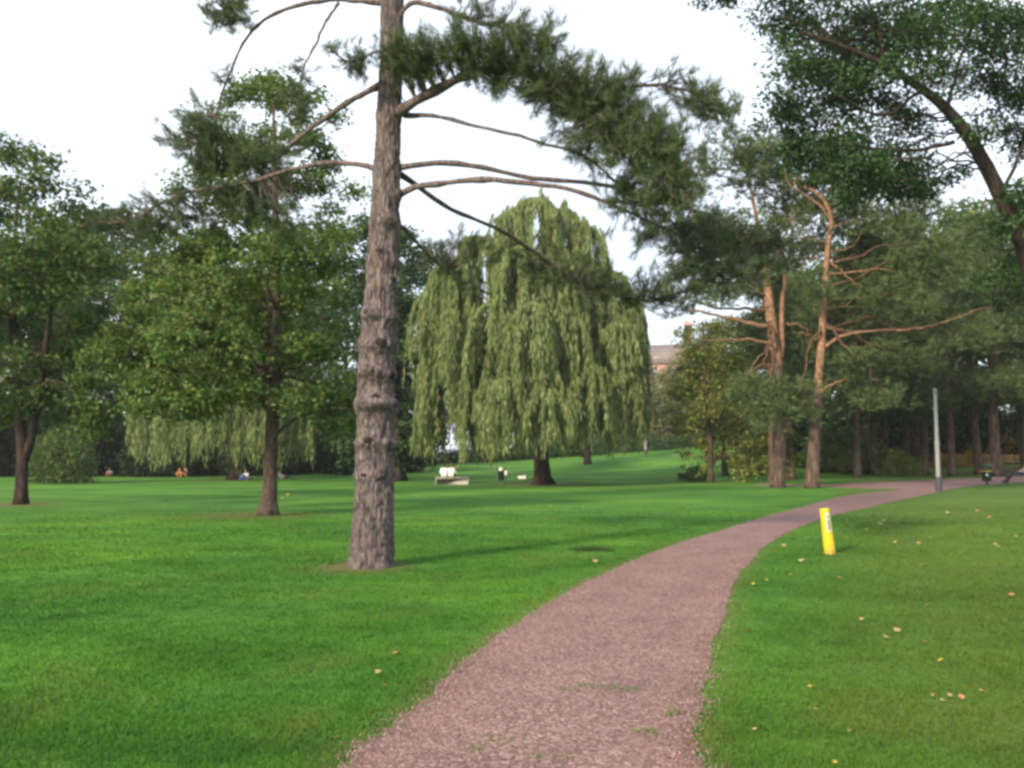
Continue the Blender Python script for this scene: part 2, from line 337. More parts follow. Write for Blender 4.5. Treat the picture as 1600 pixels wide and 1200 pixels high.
M = dict(
    lawn=lawn_mat(), gravel=gravel_mat('red_gravel'), stones=gravel_mat('loose_gravel', True),
    blade=blade_mat(),
    needle=leaf_mat('pine_needle', [(.032, .068, .036), (.052, .094, .043), (.076, .114, .048), (.105, .128, .052)], .2, .08),
    needle_far=leaf_mat('scots_needle', [(.040, .085, .042), (.062, .110, .048), (.095, .136, .054), (.150, .168, .060)], .2, .06),
    maple=leaf_mat('maple_leaf', [(.042, .100, .030), (.062, .132, .036), (.090, .158, .040), (.122, .176, .044), (.17, .19, .05)], .40, .06),
    fork=leaf_mat('ash_leaf', [(.036, .088, .030), (.055, .116, .036), (.080, .142, .040), (.15, .165, .045)], .38, .06),
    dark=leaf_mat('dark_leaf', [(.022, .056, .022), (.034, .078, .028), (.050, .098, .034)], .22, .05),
    yew_shaded=leaf_mat('shaded_yew_leaf', [(.010, .024, .012), (.016, .036, .016), (.024, .048, .020)], .12, .04),  # yew green darkened so the leaf colour itself carries the woodland-edge shade
    lime=leaf_mat('lime_leaf', [(.085, .130, .034), (.12, .165, .040), (.165, .190, .050), (.26, .22, .06)], .38, .05),
    over=leaf_mat('beech_leaf', [(.022, .060, .024), (.034, .084, .029), (.052, .108, .034)], .25, .05),
    willow=leaf_mat('willow_leaf', [(.110, .165, .060), (.165, .222, .080), (.22, .270, .108), (.27, .295, .145)], .38, .05),
    willow_b=leaf_mat('willow_twig_leaf', [(.055, .10, .035), (.075, .125, .042)], .32, .05),
    far=leaf_mat('far_hazed_leaf', [(.085, .13, .055), (.12, .16, .065), (.16, .175, .08), (.22, .19, .09)], .3, .04),  # paler than real foliage: distance haze put into the leaf colour
    rust=leaf_mat('rust_leaf', [(.26, .13, .03), (.34, .19, .04), (.22, .15, .04)], .3, .04),
    barkp=bark_mat('pine_bark', (.042, .034, .035), (.230, .192, .190), 13.0, .2, 1.0),
    barkl=bark_mat('pine_limb_bark', (.075, .057, .053), (.225, .185, .175), 14.0, .4, .5),
    bark=bark_mat('grey_brown_bark', (.035, .027, .022), (.13, .10, .078), 10.0, .2, .7),
    barkd=bark_mat('dark_bark', (.018, .014, .012), (.065, .050, .040), 6.0, .2, .7),
    barks=bark_mat('scots_bark', (.060, .044, .036), (.17, .125, .102), 5.0, .2, .7),  # grey-brown lower bark, darkened further to paint in shade on the low trunks
    barko=bark_mat('scots_orange_bark', (.20, .112, .072), (.36, .22, .145), 6.0, .5, .4),
    barko2=bark_mat('scots_red_bark', (.085, .050, .034), (.19, .115, .075), 6.0, .4, .5),
    yellow=scuffed('yellow_plastic', (.64, .46, .012)), sticker=plain('pale_sticker', (.50, .49, .36), .5, .05), print_=plain('grey_print', (.22, .23, .18), .5, .3, 60.0),
    galv=plain('pale_grey_steel', (.25, .25, .25), .5, .12, 4.0, .1), black=plain('dark_sleeve', (.035, .04, .045), .6), green=plain('dark_green_steel', (.012, .042, .028), .45, .2),
    concrete=plain('pale_concrete', (.44, .40, .36), .9, .15, 6.0, bump=.4), wood=plain('bench_wood', (.16, .095, .055), .7, .3, 6.0), pale_wood=plain('fence_wood', (.42, .25, .08), .8, .25, 4.0), yellow_wood=plain('yellow_post', (.62, .40, .05), .7, .15),
    skin=plain('skin', (.52, .31, .23), .6, .05), white=plain('white_shirt', (.78, .78, .80), .8, .05), cream=plain('cream_shirt', (.72, .68, .62), .8, .05), navy=plain('navy_trousers', (.025, .035, .075), .8, .2), grey=plain('grey_shirt', (.38, .40, .42), .8, .1),
    blue=plain('blue_jacket', (.07, .16, .42), .8, .1), orange=plain('orange_top', (.30, .12, .03), .8, .1), char=plain('charcoal_cloth', (.04, .04, .045), .8, .2), teal=plain('teal_canvas', (.03, .14, .13), .7, .1), hair=plain('dark_hair', (.03, .02, .014), .7, .3, 40.0), fair=plain('brown_hair', (.11, .06, .03), .7, .3, 40.0), eye=plain('eye', (.02, .02, .02), .2),
    paper=plain('white_paper', (.8, .8, .78), .8, .05), brick=brick_mat('pink_brick', (.50, .27, .20), (.42, .22, .16)), brick2=brick_mat('brown_brick', (.36, .20, .14), (.30, .17, .12)), roof=plain('slate_roof', (.16, .13, .13), .7, .25, 2.0), stone=plain('pale_stone', (.62, .56, .48), .8, .1), glass=glass_mat(), frame=plain('white_frame', (.75, .74, .70), .5, .05), pot=plain('clay_pot', (.52, .24, .14), .8, .1),
    fallen_y=plain('yellow_leaf', (.46, .33, .05), .7, .2, 30.0), fallen_o=plain('orange_leaf', (.34, .17, .06), .7, .2, 30.0), fallen_t=plain('tan_leaf', (.29, .22, .10), .7, .2, 30.0),
    soil=plain('soil', (.085, .055, .038), .95, .3, 12.0, bump=.6),
)

# ------------------------------------------------------------------ ground, path
xs = np.unique(np.concatenate([np.linspace(-600, -80, 27), np.linspace(-80, 80, 161), np.linspace(80, 600, 27)]))
ys = np.unique(np.concatenate([np.linspace(-300, -20, 15), np.linspace(-20, 150, 171), np.linspace(150, 260, 45), np.linspace(260, 1500, 25)]))
X, Y = np.meshgrid(xs, ys); nx = len(xs)
gi = (np.arange(len(ys) - 1)[:, None] * nx + np.arange(nx - 1)[None])
gm = MB().add(np.stack([X, Y, H(X, Y)], -1).reshape(-1, 3), np.stack([gi, gi + 1, gi + nx + 1, gi + nx], -1).reshape(-1, 4))
ground = tag(link('ground', gm.mesh('ground', M['lawn'], True)), 'mown green park lawn', kind='structure')
def Hm(x, y):                                # height of the ground mesh itself
    x = np.asarray(x, float); y = np.asarray(y, float)
    i = np.clip(np.searchsorted(xs, x) - 1, 0, nx - 2); j = np.clip(np.searchsorted(ys, y) - 1, 0, len(ys) - 2)
    a = (x - xs[i]) / (xs[i + 1] - xs[i]); b = (y - ys[j]) / (ys[j + 1] - ys[j])
    Z = H(X, Y) if not hasattr(Hm, 'Z') else Hm.Z; Hm.Z = Z
    return Z[j, i] * (1 - a) * (1 - b) + Z[j, i + 1] * a * (1 - b) + Z[j + 1, i] * (1 - a) * b + Z[j + 1, i + 1] * a * b

left_px = [(538, 1200), (620, 1128), (700, 1062), (790, 985), (870, 935), (960, 890), (1050, 852), (1130, 828), (1200, 806), (1265, 789), (1320, 775), (1400, 766), (1480, 757), (1560, 750)]
right_px = [(1096, 1200), (1100, 1110), (1106, 1035), (1128, 965), (1152, 905), (1192, 857), (1240, 828), (1285, 811), (1330, 799), (1380, 788), (1430, 777), (1466, 769), (1540, 758), (1640, 751)]
Lp = np.array([G(*p) for p in left_px])[:, :2]; Rp = np.array([G(*p) for p in right_px])[:, :2]
Lp = np.vstack([[-1.0, -8], [-.96, 0], [-.90, 3.2], Lp]); Rp = np.vstack([[.92, -8], [.95, 0], [.97, 3.2], Rp])
NS = 260
def spl2(p, n): return spline(np.c_[p, np.zeros(len(p))], n)[:, :2]
def by_index(p, n):
    dense = [spline(np.c_[p, np.zeros(len(p))][max(i - 1, 0):i + 3], 2) for i in range(0)]
    e = np.vstack([2 * p[0] - p[1], p, 2 * p[-1] - p[-2]]); out = []
    for s in np.linspace(0, len(p) - 1 - 1e-6, n):
        i = int(s); t = s - i; a, b, c, f = e[i], e[i + 1], e[i + 2], e[i + 3]
        out.append(.5 * (2 * b + (c - a) * t + (2 * a - 5 * b + 4 * c - f) * t * t + (3 * b - a - 3 * c + f) * t ** 3))
    return np.array(out)
LL, RR = by_index(Lp, NS), by_index(Rp, NS)
wob = np.cumsum(RNG.normal(0, .03, (2, NS)), 1); k = np.ones(5) / 5
jl = .05 * np.convolve(RNG.normal(size=NS), k, 'same'); jr = .05 * np.convolve(RNG.normal(size=NS), k, 'same')
dirn = nrm(RR - LL); LL = LL + dirn * jl[:, None]; RR = RR + dirn * jr[:, None]
def ribbon(name, A, B, lift, label, across=10):
    t = np.linspace(0, 1, across)[None, :, None]; V = A[:, None] * (1 - t) + B[:, None] * t
    crown = .02 * (1 - (2 * t[..., 0] - 1) ** 2); Z = Hm(V[..., 0], V[..., 1]) + lift + crown
    v = np.concatenate([V, Z[..., None]], -1).reshape(-1, 3); n = len(A)
    i = np.arange(n - 1)[:, None] * across + np.arange(across - 1)[None]
    mb = MB().add(v, np.stack([i, i + 1, i + across + 1, i + across], -1).reshape(-1, 4))
    return tag(link(name, mb.mesh(name, M['gravel'], True)), label, kind='structure')
ribbon('path', LL, RR, .008, 'curving red gravel footpath')
far_px = [(1180, 757), (1240, 757), (1290, 756.5), (1350, 754), (1420, 751.5), (1500, 748), (1600, 744), (1700, 741)]
near_px = [(1180, 759), (1240, 759.5), (1290, 760.5), (1335, 763), (1420, 764), (1500, 760), (1600, 752), (1700, 747)]
FA = by_index(np.array([G(*p) for p in far_px])[:, :2], 80); NA = by_index(np.array([G(*p) for p in near_px])[:, :2], 80)
ribbon('cross_path', FA, NA, .004, 'red gravel path crossing under the pines')
poly = np.vstack([LL, RR[::-1]])
def in_path(x, y):
    c = np.zeros(len(x), bool); n = len(poly); j = n - 1
    for i in range(n):
        xi, yi, xj, yj = *poly[i], *poly[j]
        if (yi > y.min() - 1 or yj > y.min() - 1) and yi != yj:
            c ^= ((yi > y) != (yj > y)) & (x < (xj - xi) * (y - yi) / (yj - yi) + xi)
        j = i
    return c
def vnoise(x, y, s, seed=0):
    r = np.random.default_rng(seed); T = r.uniform(0, 1, (64, 64)); x = x * s; y = y * s
    i = np.floor(x).astype(int); j = np.floor(y).astype(int); a = x - i; b = y - j; a = a * a * (3 - 2 * a); b = b * b * (3 - 2 * b)
    g = lambda p, q: T[p % 64, q % 64]
    return g(i, j) * (1 - a) * (1 - b) + g(i + 1, j) * a * (1 - b) + g(i, j + 1) * (1 - a) * b + g(i + 1, j + 1) * a * b

# short grass blades, thinning out with distance
def blades(mb, x, y, h, w, rng, z=None):
    n = len(x); z = Hm(x, y) if z is None else z; th = rng.uniform(0, 2 * np.pi, n); d = np.stack([np.cos(th), np.sin(th), 0 * th], 1)
    th2 = rng.uniform(0, 2 * np.pi, n); ln = np.stack([np.cos(th2), np.sin(th2), 0 * th2], 1) * (h * rng.uniform(.2, .9, n))[:, None]
    b = np.stack([x, y, z - .004], 1); w = w[:, None]
    v = np.stack([b - d * w / 2, b + d * w / 2, b + ln + np.array([0, 0, 1.]) * h[:, None]], 1).reshape(-1, 3)
    mb.add(v, tris=np.arange(3 * n).reshape(-1, 3))
rng = np.random.default_rng(3)
n = 480000; r = 3.4 * (34 / 3.4) ** rng.uniform(0, 1, n); th = rng.uniform(-.66, .66, n); gx, gy = r * np.sin(th), r * np.cos(th)
inp = in_path(gx + rng.normal(0, .10, n), gy + rng.normal(0, .10, n)); sparse = np.zeros(n, bool)
for (u, v, ax, ay) in ((935, 1078, .16, .05), (985, 1082, .07, .03), (780, 1165, .10, .05), (830, 1185, .08, .03), (865, 1190, .10, .04), (740, 1178, .06, .03), (905, 1160, .05, .02), (1010, 1150, .06, .03), (890, 1085, .07, .03), (1050, 1120, .06, .04)):
    q = G(u, v); sparse |= (((gx - q[0]) / ax) ** 2 + ((gy - q[1]) / (ay * 2.2)) ** 2 + rng.normal(0, .5, n) < 1) & (rng.uniform(size=n) < .4)
keep = ((~inp) | sparse) & (np.hypot(gx - TRUNKS['pine'][0] + .12, gy - TRUNKS['pine'][1] + .1) > .42 + .25 * rng.uniform(size=n)) & (rng.uniform(size=n) > ss(17, 34, r))
gx, gy, r = gx[keep], gy[keep], r[keep]; short = inp[keep]
hh = (.012 + .016 * vnoise(gx, gy, 1.3, 2) + .012 * vnoise(gx, gy, 6, 9)) * rng.uniform(.6, 1.3, len(gx)) * np.where(short, .6, 1) * (1 + r * .012)
gb = MB(); blades(gb, gx, gy, np.where(short, hh * 1.6, hh), .0045 + r * .0011, rng, Hm(gx, gy) + np.where(short, .022, 0))
edge = np.vstack([LL[(LL[:, 1] < 40)], RR[(RR[:, 1] < 40)]]); ed = np.concatenate([np.sqrt(((np.stack([gx[i:i + 20000], gy[i:i + 20000]], 1)[:, None] - edge[None]) ** 2).sum(-1)).min(1) for i in range(0, len(gx), 20000)])
dryv = np.clip(.75 - ed / .45, 0, .75) * (.4 + .9 * vnoise(gx, gy, 1.7, 12)) + np.where(short, .1, 0)
gme = gb.mesh('grass', M['blade']); at = gme.attributes.new('dry', 'FLOAT', 'POINT'); at.data.foreach_set('value', np.repeat(dryv, 3).astype(np.float32))
tag(link('grass', gme), 'short mown grass blades of the lawn beside the path', 'grass', kind='stuff')
n = 130000; r = 3.2 * (16 / 3.2) ** rng.uniform(0, 1, n); th = rng.uniform(-.4, .4, n); sx, sy = r * np.sin(th), r * np.cos(th)
keep = in_path(sx + rng.normal(0, .06, n), sy + rng.normal(0, .06, n)); sx, sy, r = sx[keep], sy[keep], r[keep]; n = len(sx)
sz = rng.uniform(.002, .006, n) * (1 + r * .05); a0 = rng.uniform(0, 6.28, n); sv = []
for kk in range(4):
    an = a0 + kk * 1.57 + rng.uniform(-.3, .3, n); sv.append(np.stack([sx + np.cos(an) * sz * rng.uniform(.7, 1.3, n), sy + np.sin(an) * sz * rng.uniform(.7, 1.3, n), Hm(sx, sy) + .012 + rng.uniform(0, .4, n) * sz], 1))
sv.append(np.stack([sx + rng.normal(0, .2, n) * sz, sy + rng.normal(0, .2, n) * sz, Hm(sx, sy) + .022 + sz * rng.uniform(.5, 1, n)], 1))
sv = np.stack(sv, 1).reshape(-1, 3); bi = np.arange(n)[:, None] * 5
st = np.concatenate([np.stack([bi[:, 0] + kk, bi[:, 0] + (kk + 1) % 4, bi[:, 0] + 4], 1) for kk in range(4)])
tag(link('gravel', MB().add(sv, tris=st).mesh('gravel', M['stones'])), 'loose reddish gravel lying on the footpath', 'gravel', kind='stuff')

# ------------------------------------------------------------------ tree builders
def wander(a, b, n, rng, amp=.06, sag=0.0, up=0.0):
    t = np.linspace(0, 1, n)[:, None]; L = np.linalg.norm(b - a); p = a * (1 - t) + b * t
    p = p + np.array([0, 0, 1.]) * (np.sin(t * np.pi) * L * (up - sag)); w = np.cumsum(rng.normal(0, 1, (n, 3)), 0); w = w - w[:1] * (1 - t) - w[-1:] * t
    return p + w * L * amp / math.sqrt(n)
def px_tube(pix, Y0, dys=None):
    return np.array([P(u, v, Y0 + (0 if dys is None else dys[i])) for i, (u, v) in enumerate(pix)])
class Tree:
    def __init__(s, name, label, base, group=None, seed=1):
        s.base = np.asarray(base, float); s.e = thing(name, label, 'tree', s.base, 0, group); s.rng = np.random.default_rng(seed); s.leaf = MB(); s.limbs = []
    def trunk(s, pts, rad, m, seg=14, n=40, flare=.0, rough=.05):
        p = spline(pts, n); rr = np.interp(np.linspace(0, 1, n), np.linspace(0, 1, len(rad)), rad)
        z = p[:, 2] - p[0, 2]; th = np.linspace(0, 2 * np.pi, seg, endpoint=False)
        ph = s.rng.uniform(0, 6, 3)
        bump = 1 + (flare * (.6 * np.exp(-z / .45) + .9 * np.exp(-z / .14)))[:, None] * (1 + .45 * np.sin(th * 5 + ph[0])[None]) + rough * s.rng.normal(size=(n, seg)) * .5 + rough * np.sin(th * 3 + ph[1])[None]
        p = p.copy(); p[0, 2] -= .12
        s.tp, s.tr = p, rr; mb = MB(); tube(mb, p, rr, seg, bump=bump)
        s.trunk_o = link('trunk', mb.mesh('trunk', m, True, s.base), s.e); s.bm = m; return s
    def limb(s, pts, rad, m=None, seg=7, n=16, parent=None, wob=.0):
        p = spline(pts, n) if len(pts) != n else np.asarray(pts)
        if wob: w = s.rng.normal(0, wob, p.shape); w[0] = 0; p = p + w
        mb = MB(); tube(mb, p, np.interp(np.linspace(0, 1, n), np.linspace(0, 1, len(rad)), rad), seg)
        s.limbs.append((mb, p, m or s.bm)); return mb, p
    def attach(s, c, lo=.3, hi=.97, rise=.55):
        d = np.linalg.norm((s.tp - c)[:, :2], axis=1); zt = c[2] - d * rise; z = s.tp[:, 2]
        i = int(np.argmin(np.abs(z - zt))); n = len(z); return s.tp[min(max(i, int(lo * n)), int(hi * n) - 1)], s.tr[min(max(i, int(lo * n)), int(hi * n) - 1)]
    def broad(s, lobes, Y0, leaf_m, L, per_m2=55, rc=.55, dens=1.0, flat=.6, depth=1.0, limb=True, lo=.3, m=0, rise=.55, lk=1.0):
        rng = s.rng
        for lb in lobes:
            u, v, ru, rv = lb[:4]; dy = lb[4] if len(lb) > 4 else rng.uniform(-1, 1) * depth
            Yd = Y0 + dy; c = P(u, v, Yd); rx, rz = ru * Yd / F, rv * Yd / F; ry = max(rx, rz) * .95
            nc = max(6, int(dens * 3.2 * (rx * ry + rx * rz + ry * rz) / (rc * rc * 3)))
            cc = c + in_ball(nc, rng, .4) * np.array([rx, ry, rz])
            if limb:
                a, ra = s.attach(c, lo=lo, rise=rise); p = wander(a, c, 12, rng, .10, up=.06)
                mb, p = s.limb(p, [lk * min(ra * .4, .03 + .014 * np.linalg.norm(c - a)), .012], n=12)
                for q in cc[rng.permutation(nc)[:min(nc, 14)]]:
                    j = np.argmin(np.linalg.norm(p[4:] - q, axis=1)) + 4; tube(mb, wander(p[j], q, 5, rng, .12), np.linspace(.018, .006, 5), 4, cap=False)
            k = max(8, int(per_m2 * rc * rc * 4)); pos = np.repeat(cc, k, 0) + rng.normal(0, .5, (nc * k, 3)) * np.array([rc, rc, rc * flat]) * np.repeat(rng.uniform(.7, 1.25, (nc, 1)), k, 0)
            out = nrm(pos - c); leaf_quads(s.leaf, pos, L, L * .62, rng, .7, out * .7, .3, m)
    def tufts(s, lobes, Y0, L, Wd, k, dens=40, rc=.5, limb=True, depth=1.0, lo=.3, m=0, spread=.85, tw=10, rise=.2, limb_m=None):
        rng = s.rng
        for lb in lobes:
            u, v, ru, rv = lb[:4]; dy = lb[4] if len(lb) > 4 else rng.uniform(-1, 1) * depth
            Yd = Y0 + dy; c = P(u, v, Yd); rx, rz = ru * Yd / F, rv * Yd / F; ry = max(rx, rz) * .9
            nc = max(5, int(3.0 * (rx * ry + rx * rz + ry * rz) / (rc * rc * 3))); cc = c + in_ball(nc, rng, .42) * np.array([rx, ry, rz])
            if limb:
                a, ra = s.attach(c, lo=lo, rise=rise); p = wander(a, c, 12, rng, .09, up=.05); mb, p = s.limb(p, [min(ra * .5, .03 + .018 * np.linalg.norm(c - a)), .018], limb_m, n=12)
                for q in cc[rng.permutation(nc)[:tw]]:
                    j = np.argmin(np.linalg.norm(p[4:] - q, axis=1)) + 4; tube(mb, wander(p[j], q, 5, rng, .12), np.linspace(.016, .006, 5), 4, cap=False)
            kk = max(4, int(dens * rc * rc)); pos = np.repeat(cc, kk, 0) + rng.normal(0, .5, (nc * kk, 3)) * np.array([rc, rc, rc * .5])
            ax = nrm((pos - np.repeat(cc, kk, 0)) * 1.2 + np.array([0, 0, .45 * rc]) + rng.normal(0, .25 * rc, pos.shape)); needle_tufts(s.leaf, pos, ax, L, Wd, k, rng, spread, m)
    def cascade(s, casc, Y0, L, Wd, per=170, step=.22, m=0):
        rng = s.rng
        for u, vt, ru, vb, dy in casc:
            Yd = Y0 + dy; top = P(u, vt, Yd); zb = P(u, vb, Yd)[2]; rx = ru * Yd / F; hgt = top[2] - zb; capz = min(rx * .8, hgt * .45)
            a, ra = s.attach(top - np.array([0, 0, capz * .5]), lo=.45, rise=.75); mb, p = s.limb(wander(a, top - np.array([0, 0, .3]), 12, rng, .09, up=.1), [min(ra * .6, .16), .03], n=12)
            nb = int(per * rx * rx * .17) + 12; bs = rng.integers(3, 10, nb); ns = int(bs.sum()); tb = rng.uniform(0, 2 * np.pi, nb)
            rr = np.clip(np.repeat(rng.uniform(0, 1.08, nb) ** .55, bs) + rng.normal(0, .035, ns), 0, 1.15); th = np.repeat(tb, bs) + rng.normal(0, .05, ns)
            lop = 1 + .22 * np.sin(th + rng.uniform(0, 6)) + .12 * np.sin(th * 3 + rng.uniform(0, 6)); rr = rr * lop
            blen = np.repeat(np.where(rng.uniform(size=nb) < .5, rng.uniform(.8, 1.04, nb), rng.uniform(.25, .85, nb)), bs)
            st = top + np.stack([rr * rx * np.cos(th), rr * rx * np.sin(th), -capz * rr ** 2.0 + np.repeat(rng.normal(0, .4, nb), bs)], 1)
            for q in st[rng.permutation(ns)[:16]]:
                tube(mb, wander(p[-3], q + np.array([0, 0, -.1]), 6, rng, .05, up=.1), np.linspace(.03, .008, 6), 4, cap=False)
            g0 = rng.uniform(0, 6, 3); gap = np.sin(th * 4 + g0[0]) + np.sin(th * 9 + g0[1]) * .8 > .95; blen = np.where(gap, blen * .45, blen)
            ln = np.clip(st[:, 2] - zb, .5, None) * blen * rng.uniform(.82, 1.02, ns)
            outd = np.stack([np.cos(th), np.sin(th), 0 * th], 1)
            for i in range(ns):
                kk = int(ln[i] / step) + 2; t = np.linspace(0, 1, kk)[:, None]
                pt = st[i] + outd[i] * (.35 * (1 - (1 - t) ** 3)) + np.array([0, 0, -1.]) * ln[i] * t + rng.normal(0, .035, (kk, 3)) + (rng.normal(0, .16, 3) * t ** 1.5)
                ka = 2 + int(rr[i] * rx / .3); al = np.linspace(.3, 1, ka)[:-1, None] * rr[i]; ar = top + np.concatenate([al * rx * math.cos(th[i]), al * rx * math.sin(th[i]), -capz * al ** 2.2 - .05], 1) + rng.normal(0, .05, (ka - 1, 3))
                s._w.append(ar); s._w.append(pt)
        c = np.concatenate(s._w); s._w = []; n = len(c); nn = unit(n, rng); nn[:, 2] *= .3; nn = nrm(nn)
        d = nrm(np.array([0, 0, -1.]) + rng.normal(0, .20, (n, 3))); w = nrm(np.cross(d, nn)); Ls = L * rng.uniform(.7, 1.3, (n, 1)); Ws = Wd * rng.uniform(.7, 1.3, (n, 1))
        v = np.stack([c, c + d * Ls * .45 + w * Ws / 2, c + d * Ls, c + d * Ls * .45 - w * Ws / 2], 1).reshape(-1, 3); s.leaf.add(v, np.arange(4 * n).reshape(-1, 4), m=m)
    _w = []
    def done(s, leaf_m, crown='crown'):
        for mb, p, m in s.limbs: link('limb', mb.mesh('limb', m, True, s.base), s.e)
        if s.leaf.n: s.crown = link(crown, s.leaf.mesh(crown, leaf_m, False, s.base), s.e)
        return s.e

# ------------------------------------------------------------------ the big pine beside the path
def vper(x, y, px, seed):
    T = np.random.default_rng(seed).uniform(0, 1, (px, 97)); i = np.floor(x).astype(int); j = np.floor(y).astype(int); a = x - i; b = y - j
    a = a * a * (3 - 2 * a); b = b * b * (3 - 2 * b); g = lambda p, q: T[p % px, q % 97]
    return g(i, j) * (1 - a) * (1 - b) + g(i + 1, j) * a * (1 - b) + g(i, j + 1) * (1 - a) * b + g(i + 1, j + 1) * a * b
def big_pine():
    base = TRUNKS['pine']; Y0 = base[1]; ppm = F / Y0
    t = Tree('pine_tree', 'tall grey-barked pine with knotted trunk standing alone beside the gravel path', base, seed=11); rng = t.rng
    ctr = [(580, 885), (584, 790), (586, 700), (588, 600), (593, 500), (599, 400), (603, 300), (607, 200), (611, 100), (613, 0), (616, -200), (622, -420), (630, -640)]
    rad = np.array([33.5, 30, 29, 28, 26.5, 24.5, 22, 19.5, 19, 18.5, 15, 9, 2]) / ppm
    pts = px_tube(ctr, Y0); pts[0] = base
    n, seg = 620, 150
    c = spline(pts, n); c[0, 2] -= .15; vv = np.interp(c[:, 2], pts[:, 2], [q[1] for q in ctr]); rr = np.interp(-vv, [-q[1] for q in ctr], rad)
    th = np.linspace(0, 2 * np.pi, seg, endpoint=False); TH, Z = np.meshgrid(th, c[:, 2])
    warp = .7 * (vper(TH / 6.2832 * 8, Z * 2.2, 8, 4) - .5)
    a = vper(TH / 6.2832 * 18 + warp, Z * 3.4, 18, 1); b = vper(TH / 6.2832 * 36 + warp, Z * 8.0, 36, 2); e = vper(TH / 6.2832 * 56, Z * 26, 56, 3)
    fur = np.minimum(np.abs(2 * a - 1) * 3.0, 1); fur2 = np.minimum(np.abs(2 * b - 1) * 2.5, 1)
    d = .026 * (fur - 1) + .020 * (fur2 - 1) + .012 * (e - .5) + .010
    d = d * np.interp(Z, [0, 4, 8], [1.15, .95, .5]) + .03 * np.exp(-Z / .35) * (1 + np.sin(TH * 5 + 1)) * .7
    for v0, amp in ((350, .03), (410, .022), (495, .035), (540, .03), (582, .035), (632, .05), (692, .035), (742, .03), (268, .02), (180, .02)):
        z0 = P(590, v0, Y0)[2]; d = d + 1.1 * amp * np.exp(-((Z - z0) / .10) ** 2) * (.45 + .75 * np.maximum(0, np.sin(TH * 3 + v0)))
    knots = []
    for v0, du, s in ((350, .45, .055), (398, -.1, .045), (440, .7, .04), (493, -.5, .06), (496, .75, .045), (540, .25, .075), (540, -.95, .05), (582, -.75, .06), (584, 0, .05), (586, .85, .05), (628, .15, .075), (634, -.35, .06), (636, .9, .07), (690, -.15, .06), (694, .75, .05), (742, -.35, .05), (738, .4, .04), (305, .95, .05)):
        s *= 1.65; tt, aa, bb = frame(c); z0 = P(590, v0, Y0)[2]; i = int(np.argmin(np.abs(c[:, 2] - z0)))
        want = np.array([du, -math.sqrt(max(0, 1 - du * du)), 0]); th0 = math.atan2(want @ bb[i], want @ aa[i])
        dth = (TH - th0 + np.pi) % (2 * np.pi) - np.pi; dist = np.sqrt((dth * rr[i]) ** 2 + ((Z - z0) * 1.25) ** 2)
        d = d + s * 1.0 * np.exp(-(dist / (s * 1.3)) ** 2) - s * .6 * np.exp(-(dist / (s * .5)) ** 2)
        knots.append((c[i], want, rr[i], s))
    mb = MB(); tube(mb, c, rr, seg, bump=1 + d / rr[:, None])
    link('trunk', mb.mesh('trunk', M['barkp'], True, base), t.e)
    for p0, w, r0, s in knots:
        q = p0 + w * (r0 + s * .2); k = MB(); L = s * .75
        tube(k, [q - w * L, q, q + w * L * .5 + np.array([0, 0, -.01]), q + w * L * .8 + np.array([0, 0, -.015])], np.array([.85, .82, .75, .50]) * s, 9)
        link('knot', k.mesh('knot', M['barkd'], True, base), t.e)
    t.tp, t.tr, t.bm = c, rr, M['barkl']
    leaf = t.leaf
    def limb(pix, dys, r0, r1, f0=.45, twigs=60, tl=(.25, .7), up=.25, side=1.0, mt=None):
        p0 = px_tube(pix, Y0, dys); p = spline(p0, 34); w = np.cumsum(rng.normal(0, .012, p.shape), 0); w -= w[:1]; p = p + w * .7
        mb = MB(); tube(mb, p, np.interp(np.linspace(0, 1, 34), [0, .06, 1], [r0 * 1.35, r0, r1]) * (1 + .12 * rng.normal(size=34)), 9)
        tg, aa, bb = frame(p)
        for _ in range(twigs):
            f = f0 + (1 - f0) * rng.uniform(0, 1) ** .8; i = min(int(f * 33), 33); L = rng.uniform(*tl) * (1.15 - .35 * f)
            dr = nrm(tg[i] * rng.uniform(.2, 1.0) + unit(1, rng)[0] * side + np.array([0, 0, up])); e1 = p[i] + dr * L + np.array([0, 0, -.05 * L])
            tw = wander(p[i], e1, 6, rng, .10); tube(mb, tw, np.linspace(.011, .004, 6), 4, cap=False)
            k = max(4, int(L / .075)); s = rng.uniform(.25, 1.0, k); s[0] = 1
            q = p[i] * (1 - s)[:, None] + e1 * s[:, None] + rng.normal(0, .03, (k, 3)); ax = nrm(dr + rng.normal(0, .35, (k, 3)) + np.array([0, 0, .15]))
            needle_tufts(leaf, q, ax, .150, .0080, 13, rng, .62)
        link('limb', mb.mesh('limb', mt or M['barkl'], True, base), t.e); return p
    def pad(u, v, ru, rv, dy, n, p):
        Yd = Y0 + dy; c0 = P(u, v, Yd); r3 = np.array([ru * Yd / F, max(ru, rv) * .8 * Yd / F, rv * Yd / F]); n = int(n * .85); cc = c0 + in_ball(n, rng, .5) * r3 * np.array([1.22, 1.15, 1.2]); mb = MB()
        for q in cc:
            j = np.argmin(np.linalg.norm(p - q, axis=1)); s = p[j]; tube(mb, wander(s, q, 7, rng, .07, up=.04), np.linspace(.014, .004, 7), 4, cap=False)
            dr = nrm(q - s + np.array([0, 0, .15])); k = 11; sdir = nrm(dr + rng.normal(0, .45, 3) + np.array([0, 0, .25])); qq = q + rng.normal(0, .035, (k, 3)) - sdir * rng.uniform(-.12, .30, (k, 1)); ax = nrm(sdir + rng.normal(0, .35, (k, 3)))
            needle_tufts(leaf, qq, ax, .150, .0080, 13, rng, .62)
        link('branchlet', mb.mesh('branchlet', M['barkl'], True, base), t.e)['kind'] = 'stuff'
    z = lambda n, a, b: list(np.linspace(a, b, n))
